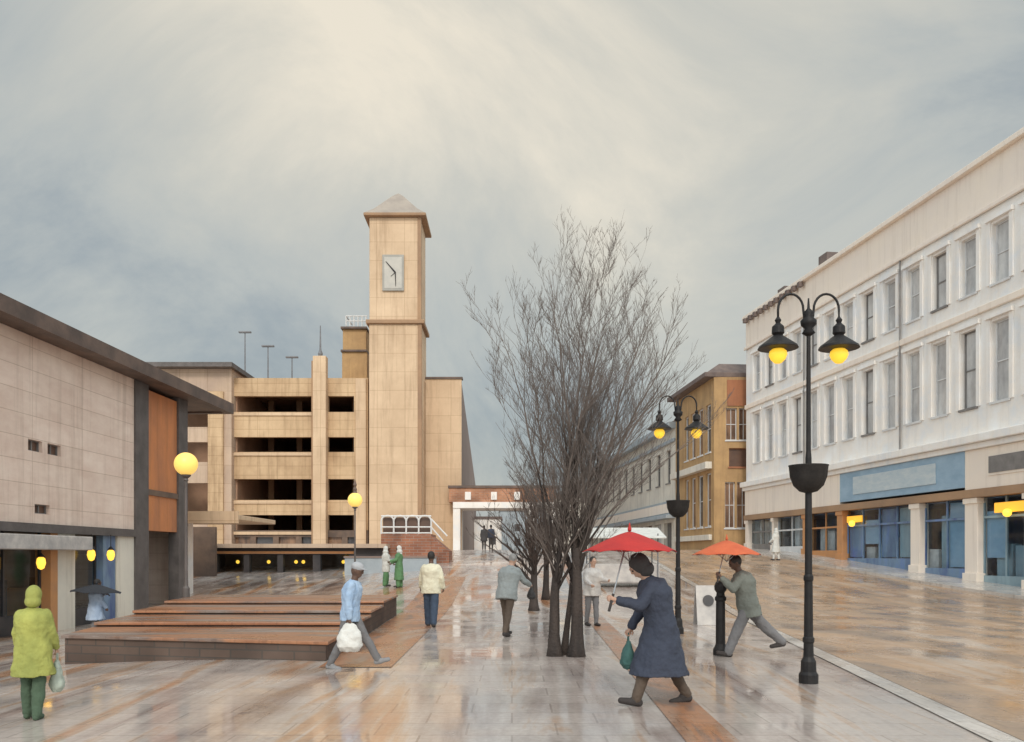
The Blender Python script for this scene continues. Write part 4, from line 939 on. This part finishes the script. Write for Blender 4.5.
def person(px, py_or_Y, face, label, P, group=None, height=1.72, byY=False, yg=None):
    """face: compass direction looked towards, radians from +X. P: pose and clothes"""
    Y = py_or_Y; X = gx(px, Y); z = gh(X, Y) if yg is None else yg
    root = thing('person', (X, Y, z), label, 'person', group)
    sc = height / 1.75; vox = P.get('vox', .011)
    lean = P.get('lean', 0.0)
    S = lambda v: Vector(v)
    legs = P.get('legs', ((8, 4), (-8, 6)))         # (thigh forward deg, knee bend deg) left, right
    arms = P.get('arms', ((10, 12), (-10, 12)))     # (shoulder forward deg, elbow bend deg)
    aout = P.get('aout', (8, 8))
    TH, SHN, UA, FA_ = .43, .43, .29, .25
    def leg(side, th, kn):
        h0 = Vector((0, side * .09, 0)); a = R(th); k = h0 + Vector((math.sin(a), 0, -math.cos(a))) * TH
        b = a - R(kn); an = k + Vector((math.sin(b), 0, -math.cos(b))) * SHN; return h0, k, an, b
    Ls = [leg(1, *legs[0]), leg(-1, *legs[1])]
    low = min(l[2].z for l in Ls); hz = -low + .075
    hip = Vector((0, 0, hz))
    Ls = [(a + hip, b + hip, c_ + hip, d) for a, b, c_, d in Ls]
    la = R(lean); up = Vector((math.sin(la), 0, math.cos(la))); hunch = R(P.get('hunch', lean * .6 + 4))
    up2 = Vector((math.sin(la + hunch * .6), 0, math.cos(la + hunch * .6)))
    waist = hip + up * .18; chest = waist + up * .2; sho = chest + up2 * .14; neck = sho + up2 * .06
    ht = R(P.get('head', 0)); up3 = Vector((math.sin(la + hunch + ht) * .8, 0, math.cos((la + hunch + ht) * .8))).normalized()
    hd = neck + up3 * .155; fwd = Vector((up3.z, 0, -up3.x))
    A = []
    for i, side in enumerate((1, -1)):
        s0 = sho + Vector((0, side * .175, -.015)); a, e = R(arms[i][0]), R(arms[i][1]); o_ = R(aout[i])
        d1 = Vector((math.sin(a) * math.cos(o_), side * math.sin(o_), -math.cos(a) * math.cos(o_))); el = s0 + d1 * UA
        b = a + e; d2 = Vector((math.sin(b) * math.cos(o_ * .3), side * math.sin(o_ * .3), -math.cos(b) * math.cos(o_ * .3))); wr = el + d2 * FA_
        A.append((s0, el, wr, d2))
    skin = P.get('skin', 'skin_dark')
    # ---- body, one continuous skin
    B = MB()
    loft(B, [(hip - up * .08, .06, .10), (hip, .105, .155), (waist, .095, .135), (chest, .11, .15), (sho - up2 * .05, .09, .14), (sho + up2 * .01, .05, .075)])
    limb(B, sho, .06, hd - up3 * .06, .052)
    for s0, el, wr, d2 in A:
        limb(B, s0 - Vector((0, .03 if s0.y > 0 else -.03, .03)), .045, el, .036); limb(B, el, .038, wr, .024)
        # hand: palm, four fingers, thumb
        lat = Vector((0, 1, 0)); side = 1 if s0.y > 0 else -1
        fw = d2.cross(lat).normalized() * -1 if False else lat.cross(d2).normalized()
        pm = wr + d2 * .05
        Bp = [(wr, .024), (pm, .036), (wr + d2 * .085, .03)]
        limb(B, wr, .024, wr + d2 * .07, .026, 8)
        for k in range(4):
            off = fw * ((k - 1.5) * .019)
            f0 = wr + d2 * .07 + off; ln = [.062, .075, .07, .055][k]; f1 = f0 + (d2 * .8 - lat * side * .45).normalized() * ln * .55; f2 = f1 + (d2 * .3 - lat * side * .9).normalized() * ln * .5
            limb(B, f0, .0105, f1, .0095, 6); limb(B, f1, .0095, f2, .008, 6)
        t0 = wr + d2 * .025 + fw * .025; t1 = t0 + (d2 * .6 + fw * .7).normalized() * .04; limb(B, t0, .012, t1, .011, 6); limb(B, t1, .011, t1 + (d2 - lat * side * .5).normalized() * .03, .009, 6)
    for h0, k, an, b in Ls:
        limb(B, h0, .082, k, .055); limb(B, k, .055, an, .036)
        limb(B, an, .034, an + Vector((.06 * math.cos(b), 0, -.03 + .06 * math.sin(b))), .022, 8)
    # head
    H = MB(); H.ball((0, 0, 0), (.098, .076, .118), 20, 16); H.ball((.028, 0, -.065), (.062, .052, .062), 14, 10); H.ball((.10, 0, -.018), (.02, .013, .026), 8, 6); H.ball((.095, 0, .022), (.014, .05, .014), 8, 6)
    H.ball((.088, 0, -.062), (.014, .026, .007), 8, 6); H.ball((.088, 0, -.076), (.012, .022, .007), 8, 6)
    for s_ in (-1, 1): H.ball((-.005, s_ * .077, -.015), (.018, .012, .032), 8, 6)
    Rm = Matrix((fwd, Vector((0, 1, 0)), up3)).transposed()
    B.add([Rm @ Vector(v) + hd for v in H.v], H.f)
    T4 = Matrix.Rotation(face, 4, 'Z') @ Matrix.Scale(sc, 4)
    remesh(B, 'body', skin, root, vox * .8, 2, 0, T4)
    def put(mb, name, m, disp=.0, v=None, sm=5): return remesh(mb, name, m, root, v or vox, sm, disp, T4)
    if P.get('near'):
        for s_ in (-1, 1):
            e_ = MB(); q = Rm @ Vector((.090, s_ * .032, .0)) + hd; e_.ball(q, .0115, 10, 8); me = e_.mesh('eye'); me.transform(T4); me.materials.append(M['hair_dark']); o = bpy.data.objects.new('eye', me); C.objects.link(o); o.parent = root
    # ---- trousers
    if P.get('trousers'):
        t = MB(); loft(t, [(hip - up * .1, .09, .13), (hip, .12, .17), (waist - up * .04, .11, .15)])
        fl = P.get('flare', 1.0)
        for h0, k, an, b in Ls:
            limb(t, h0, .102, k, .074 * fl); limb(t, k, .074 * fl, an + Vector((0, 0, .01)), .058 * fl)
        put(t, 'trousers', P['trousers'], .03)
    if P.get('shoes', 'shoe'):
        for h0, k, an, b in Ls:
            t = MB(); heel = an + Vector((-.03, 0, -.035)); pit = max(-.35, min(.35, b * .7)); toe = heel + Vector((.21 * math.cos(pit), 0, .21 * math.sin(pit) * .6))
            limb(t, heel, .047, toe, .037, 10); limb(t, an + Vector((0, 0, .01)), .052, heel + Vector((.07, 0, .012)), .048, 10)
            put(t, 'shoe', P.get('shoes', 'shoe'), 0)
    # ---- top or coat
    if P.get('top'):
        t = MB(); bulk = P.get('bulk', 1.0); b_ = bulk
        bottom = P.get('coat', 0)      # length below the hip
        rings = []
        if bottom:
            mid = (Ls[0][1] + Ls[1][1]) / 2
            kx = max(Ls[0][1].x, Ls[1][1].x); kn = min(Ls[0][1].x, Ls[1][1].x)
            n_ = 4
            for j in range(n_, 0, -1):
                f = j / n_; zz = hip.z - bottom * f
                cx_ = mid.x * min(1, bottom * f / .43) ; rf = .135 + (.03 + max(0, (kx - kn)) * .30) * f
                rings.append((Vector((cx_, 0, zz)), rf * b_, (.175 + .05 * f) * b_))
        else:
            rings.append((hip - up * P.get('hem', .08), .135 * b_, .18 * b_))
        rings += [(hip + up * .02, .135 * b_, .18 * b_), (waist, .125 * b_, .165 * b_), (chest, .145 * b_, .19 * b_), (sho - up2 * .045, .125 * b_, .175 * b_), (sho + up2 * .015, .095, .135), (sho + up2 * .055, .062, .068)]
        loft(t, rings, 24)
        for i, (s0, el, wr, d2) in enumerate(A):
            end = wr - d2 * .02 if not P.get('short') else el + (wr - el) * .1
            a_ = min(b_, 1.12); limb(t, s0 + Vector((0, -.02 if s0.y > 0 else .02, -.03)), .074 * a_, el, .062 * a_)
            if not P.get('short'): limb(t, el, .062 * a_, end, .05 * a_)
        put(t, P.get('topname', 'coat' if bottom else 'shirt'), P['top'], .04)
    if P.get('belt'):
        t = MB(); loft(t, [(waist - up * .02, .15, .19), (waist + up * .02, .15, .19)], 24); put(t, 'belt', P['belt'], 0)
    # ---- head covering
    hc = P.get('hat')
    def hputs(parts, name, m):
        t = MB()
        for c_, r in parts:
            q = MB(); q.ball(c_, r, 18, 12); t.add([Rm @ Vector(v) + hd for v in q.v], q.f)
        put(t, name, m, .006, sm=3)
    if hc == 'hair': hputs([((-.018, 0, .022), (.102, .088, .112))], 'hair', P.get('hatm', 'hair_dark'))
    if hc == 'cap': hputs([((-.008, 0, .055), (.112, .092, .078)), ((.085, 0, .045), (.075, .065, .012))], 'cap', P.get('hatm', 'cap_grey'))
    if hc == 'hood': hputs([((-.026, 0, .014), (.120, .102, .132)), ((-.045, 0, -.08), (.10, .105, .09))], 'hood', P.get('hatm', 'navy'))
    if hc == 'scarf': hputs([((-.025, 0, .008), (.112, .096, .13)), ((-.03, 0, -.13), (.13, .15, .10)), ((-.07, 0, -.25), (.08, .14, .12))], 'headscarf', P.get('hatm', 'white_cloth'))
    if hc == 'brim': hputs([((-.008, 0, .06), (.105, .09, .08)), ((0, 0, .04), (.15, .135, .014))], 'hat', P.get('hatm', 'lime'))
    M4 = Matrix.Translation((X, Y, z)) @ T4
    hands = [M4 @ (a[2] + a[3] * .07) for a in A]
    return root, hands, M4

def umbrella(c, r, h, cloth_m, label, hand, tilt=(0, 0)):
    """c: centre of the rim plane"""
    t = thing('umbrella', c, label, 'umbrella')
    C_ = Vector(c); Tm = Matrix.Rotation(tilt[0], 4, 'Y') @ Matrix.Rotation(tilt[1], 4, 'X')
    mb = MB(); n = 48; m_ = 10
    def P_(a, tt):
        k = a / (2 * math.pi / 8); fr = k - math.floor(k); sc_ = math.sin(fr * math.pi)
        rr = r * tt * (1 - .07 * sc_ * tt); z = h * (1 - tt ** 1.25) - .035 * h * sc_ * tt + .03 * sc_ * tt * tt
        return C_ + Tm @ Vector((rr * math.cos(a), rr * math.sin(a), z))
    vs = []; fs = []
    for layer in (0, 1):
        for j in range(m_ + 1):
            for k in range(n): 
                q = P_(2 * math.pi * k / n, max(.02, j / m_)); vs.append(q - Vector((0, 0, .006 * layer)))
    W = (m_ + 1) * n
    for layer in (0, 1):
        for j in range(m_):
            for k in range(n):
                k2 = (k + 1) % n; a = layer * W + j * n; q = (a + k, a + k2, a + n + k2, a + n + k); fs.append(q)
    for k in range(n):
        k2 = (k + 1) % n; fs.append((m_ * n + k, m_ * n + k2, W + m_ * n + k2, W + m_ * n + k)); fs.append((k, k2, W + k2, W + k))
    mb.add(vs, fs); mb.build('canopy', cloth_m, t, smooth=True)
    mb = MB()
    for k in range(8):
        a = 2 * math.pi * k / 8; mb.tube([P_(a, tt) - Vector((0, 0, .014)) for tt in (.03, .3, .6, .85, 1.0)], .005, 5)
        mb.tube([P_(a, .5) - Vector((0, 0, .014)), C_ + Tm @ Vector((0, 0, -.12))], .004, 5)
    mb.build('ribs', 'chrome', t)
    top = C_ + Tm @ Vector((0, 0, h + .01)); hv = Vector(hand); hv2 = hv + (hv - top).normalized() * .1
    mb = MB(); mb.tube([top, hv2], .009, 8); mb.build('shaft', 'chrome', t)
    mb = MB(); mb.tube([hv + (top - hv).normalized() * .06, hv2 + (hv - top).normalized() * .05], .017, 10); mb.build('handle', 'shoe', t)
    mb = MB(); mb.lathe([(.02, -.01), (.024, .02), (.012, .05), (.006, .09)], top, 10); mb.build('finial', cloth_m, t, smooth=True)
    return t

def bag(hand, w_, h_, d_, m, label, rz=0, straps=.14):
    t = thing('carrier_bag', (hand[0], hand[1], hand[2] - straps - h_), label, 'bag')
    x, y, z = hand
    mb = MB(); loft(mb, [((0, 0, -straps - h_), d_ * .5, w_ * .42), ((0, 0, -straps - h_ * .8), d_ * 1.0, w_ * .56), ((0, 0, -straps - h_ * .4), d_ * .8, w_ * .52), ((0, 0, -straps), d_ * .3, w_ * .3), ((0, 0, -straps + .03), d_ * .2, w_ * .2)], 18)
    T_ = Matrix.Rotation(rz, 4, 'Z')
    o = remesh(mb, 'sack', m, t, .012, 4, .05, Matrix.Translation((0, 0, straps + h_)) @ T_)
    mb = MB()
    for s_ in (-1, 1):
        q = T_ @ Vector((0, s_ * w_ * .2, 0)); mb.tube([(x + q.x, y + q.y, z - straps + .02), (x + q.x * .5, y + q.y * .5, z - .02), (x, y, z + .01)], .008, 6)
    mb.build('straps', m, t)
    return t

LFT, RGT, AWAY, NEAR = math.pi, 0.0, math.pi / 2, -math.pi / 2
# man in navy coat with red umbrella
r, h, _ = person(661, 10.15, LFT + .12, 'person stooping in a long navy coat, striding left under the red umbrella', dict(
    near=1, vox=.010, lean=12, hunch=24, head=12, legs=((24, 6), (-16, 12)), arms=((34, 70), (2, 30)), aout=(6, 6), skin='skin', top='navy', coat=.54, bulk=1.34,
    trousers='brown_trouser', hat='hood', hatm='dark_coat', topname='coat'), height=1.84)
hand_n = h[0]
umbrella((gx(629, 10.15), 10.1, 1.80), .555, .24, 'umb_red', 'red umbrella over the stooping person in the navy coat', (gx(630, 10.15), 10.15, 1.30) if False else hand_n)
bag(h[1], .26, .30, .10, 'bag_green', 'dark green bag hanging from the hand of the person in navy', 0)
# man under orange umbrella
r, h, _ = person(748, 15.0, LFT, 'person in a grey jacket striding left under the orange umbrella', dict(
    near=1, vox=.011, lean=12, hunch=14, head=6, legs=((26, 4), (-38, 10)), arms=((40, 95), (-20, 14)), skin='skin_dark', top='grey_green', trousers='grey_trouser', hat='hair', hem=.2, bulk=1.35, flare=1.25), height=1.84)
umbrella((gx(726, 15.0), 14.95, gz(555, 15)), .60, .26, 'umb_orange', 'orange umbrella held by the striding person behind the bollard', h[0], (0, 0))
# blue shirt man
r, h, _ = person(350, 13.4, RGT - .1, 'person in a light blue shirt and grey cap walking right with a white bag', dict(
    near=1, vox=.010, lean=5, hunch=12, head=4, legs=((32, 2), (-14, 14)), arms=((-12, 8), (-6, 10)), aout=(6, 5), skin='skin_dark', top='sky_shirt', trousers='grey_trouser', shoes='shoe_grey', hat='cap', hem=.10, bulk=1.12), height=1.68)
bag(h[1], .36, .40, .15, 'bag_white', 'bulging white carrier bag held by the person in the light blue shirt', math.pi / 2, .05)
# white shirt man seen from behind
person(431, 21.3, AWAY - .05, 'person in a cream white shirt and navy trousers walking away up the street', dict(
    vox=.013, lean=2, legs=((14, 6), (-10, 10)), arms=((10, 14), (-10, 30)), aout=(14, 16), skin='skin_dark', top='white_shirt', trousers='navy_trouser', hat='hair', hem=.14, bulk=1.3, flare=1.3), height=1.84)
# bent grey shirt walker
r, h, _ = person(507, 18.8, AWAY - .5, 'person bent forward in a loose grey shirt walking left of the bare tree', dict(
    vox=.012, lean=14, hunch=20, head=4, legs=((14, 8), (-12, 10)), arms=((14, 24), (30, 40)), aout=(14, 14), skin='skin', top='grey_shirt', trousers='brown_trouser', hat='hair', hatm='hair_grey', hem=.16, bulk=1.35), height=1.82)
bag(h[1], .24, .24, .1, 'dark_coat', 'small black bag carried by the bent person in the grey shirt', 0, .06)
# lime raincoat woman
r, h, _ = person(33, 9.45, AWAY + .15, 'person in a lime green raincoat and hood seen from behind at the left edge', dict(
    near=1, vox=.010, lean=2, legs=((6, 4), (-5, 6)), arms=((8, 22), (4, 30)), aout=(10, 8), skin='skin', top='lime', coat=.34, bulk=1.26, belt='lime', trousers='green_trouser', shoes='green_trouser', hat='hood', hatm='lime', flare=1.15), height=1.42)
bag(h[1], .20, .33, .08, 'bag_pale', 'pale grey green handbag held by the person in the lime raincoat', .3, .12)
# person with the black umbrella
r, h, _ = person(95, 21.8, RGT + .9, 'person in a pale blue coat under a dark umbrella by the left shop', dict(
    vox=.014, lean=4, legs=((12, 4), (-8, 6)), arms=((30, 90), (10, 20)), skin='skin_dark', top='blue_white', coat=.35, bulk=1.3, trousers='grey_trouser', hat='hair'), height=1.5)
umbrella((gx(97, 21.8), 21.75, gz(592, 21.8)), .62, .2, 'umb_black', 'dark blue black umbrella held low by the left shop', h[0], (.06, 0))
# two women by the kiosk
person(386, 36.5, RGT + .3, 'person in white headscarf and shawl with green skirt, left of the kiosk pair', dict(vox=.018, legs=((4, 4), (-3, 4)), arms=((20, 50), (15, 40)), skin='skin_dark', top='white_cloth', bulk=1.3, hem=.3, trousers='leaf_green', flare=1.7, hat='scarf'), height=1.66)
person(399, 35.8, LFT + .1, 'person in a long green dress and white headscarf, right of the pair by the kiosk', dict(vox=.018, legs=((4, 4), (-3, 4)), arms=((25, 50), (20, 40)), skin='skin_dark', top='leaf_green', coat=.62, bulk=1.2, trousers='leaf_green', flare=1.6, hat='scarf'), height=1.7)
# couple in the distance
person(484, 62, AWAY, 'distant person in dark clothes under the brick bridge, left of the pair', dict(vox=.025, legs=((8, 4), (-8, 6)), top='dark_coat', coat=.3, bulk=1.25, trousers='dark_coat', hat='hair'), height=1.75)
person(491, 62.5, AWAY, 'distant person in a dark jacket under the brick bridge, right of the pair', dict(vox=.025, legs=((-10, 4), (10, 6)), top='navy', bulk=1.25, trousers='dark_coat', hat='hair'), height=1.8)
# person behind the tree by the stall
person(592, 21.5, NEAR + .4, 'person in a grey and white jacket standing right of the bare tree trunks', dict(vox=.014, lean=3, legs=((6, 4), (-6, 6)), arms=((30, 60), (20, 50)), skin='skin', top='display_pale', bulk=1.35, trousers='grey_trouser', hat='hair', hem=.15), height=1.7)
# figure in white by the shop door
person(776, 49, AWAY + .6, 'person dressed all in white in front of the far shop windows', dict(vox=.02, legs=((8, 4), (-6, 6)), arms=((10, 40), (20, 40)), skin='skin_dark', top='white_cloth', coat=.5, bulk=1.15, trousers='white_cloth', hat='scarf'), height=1.8)
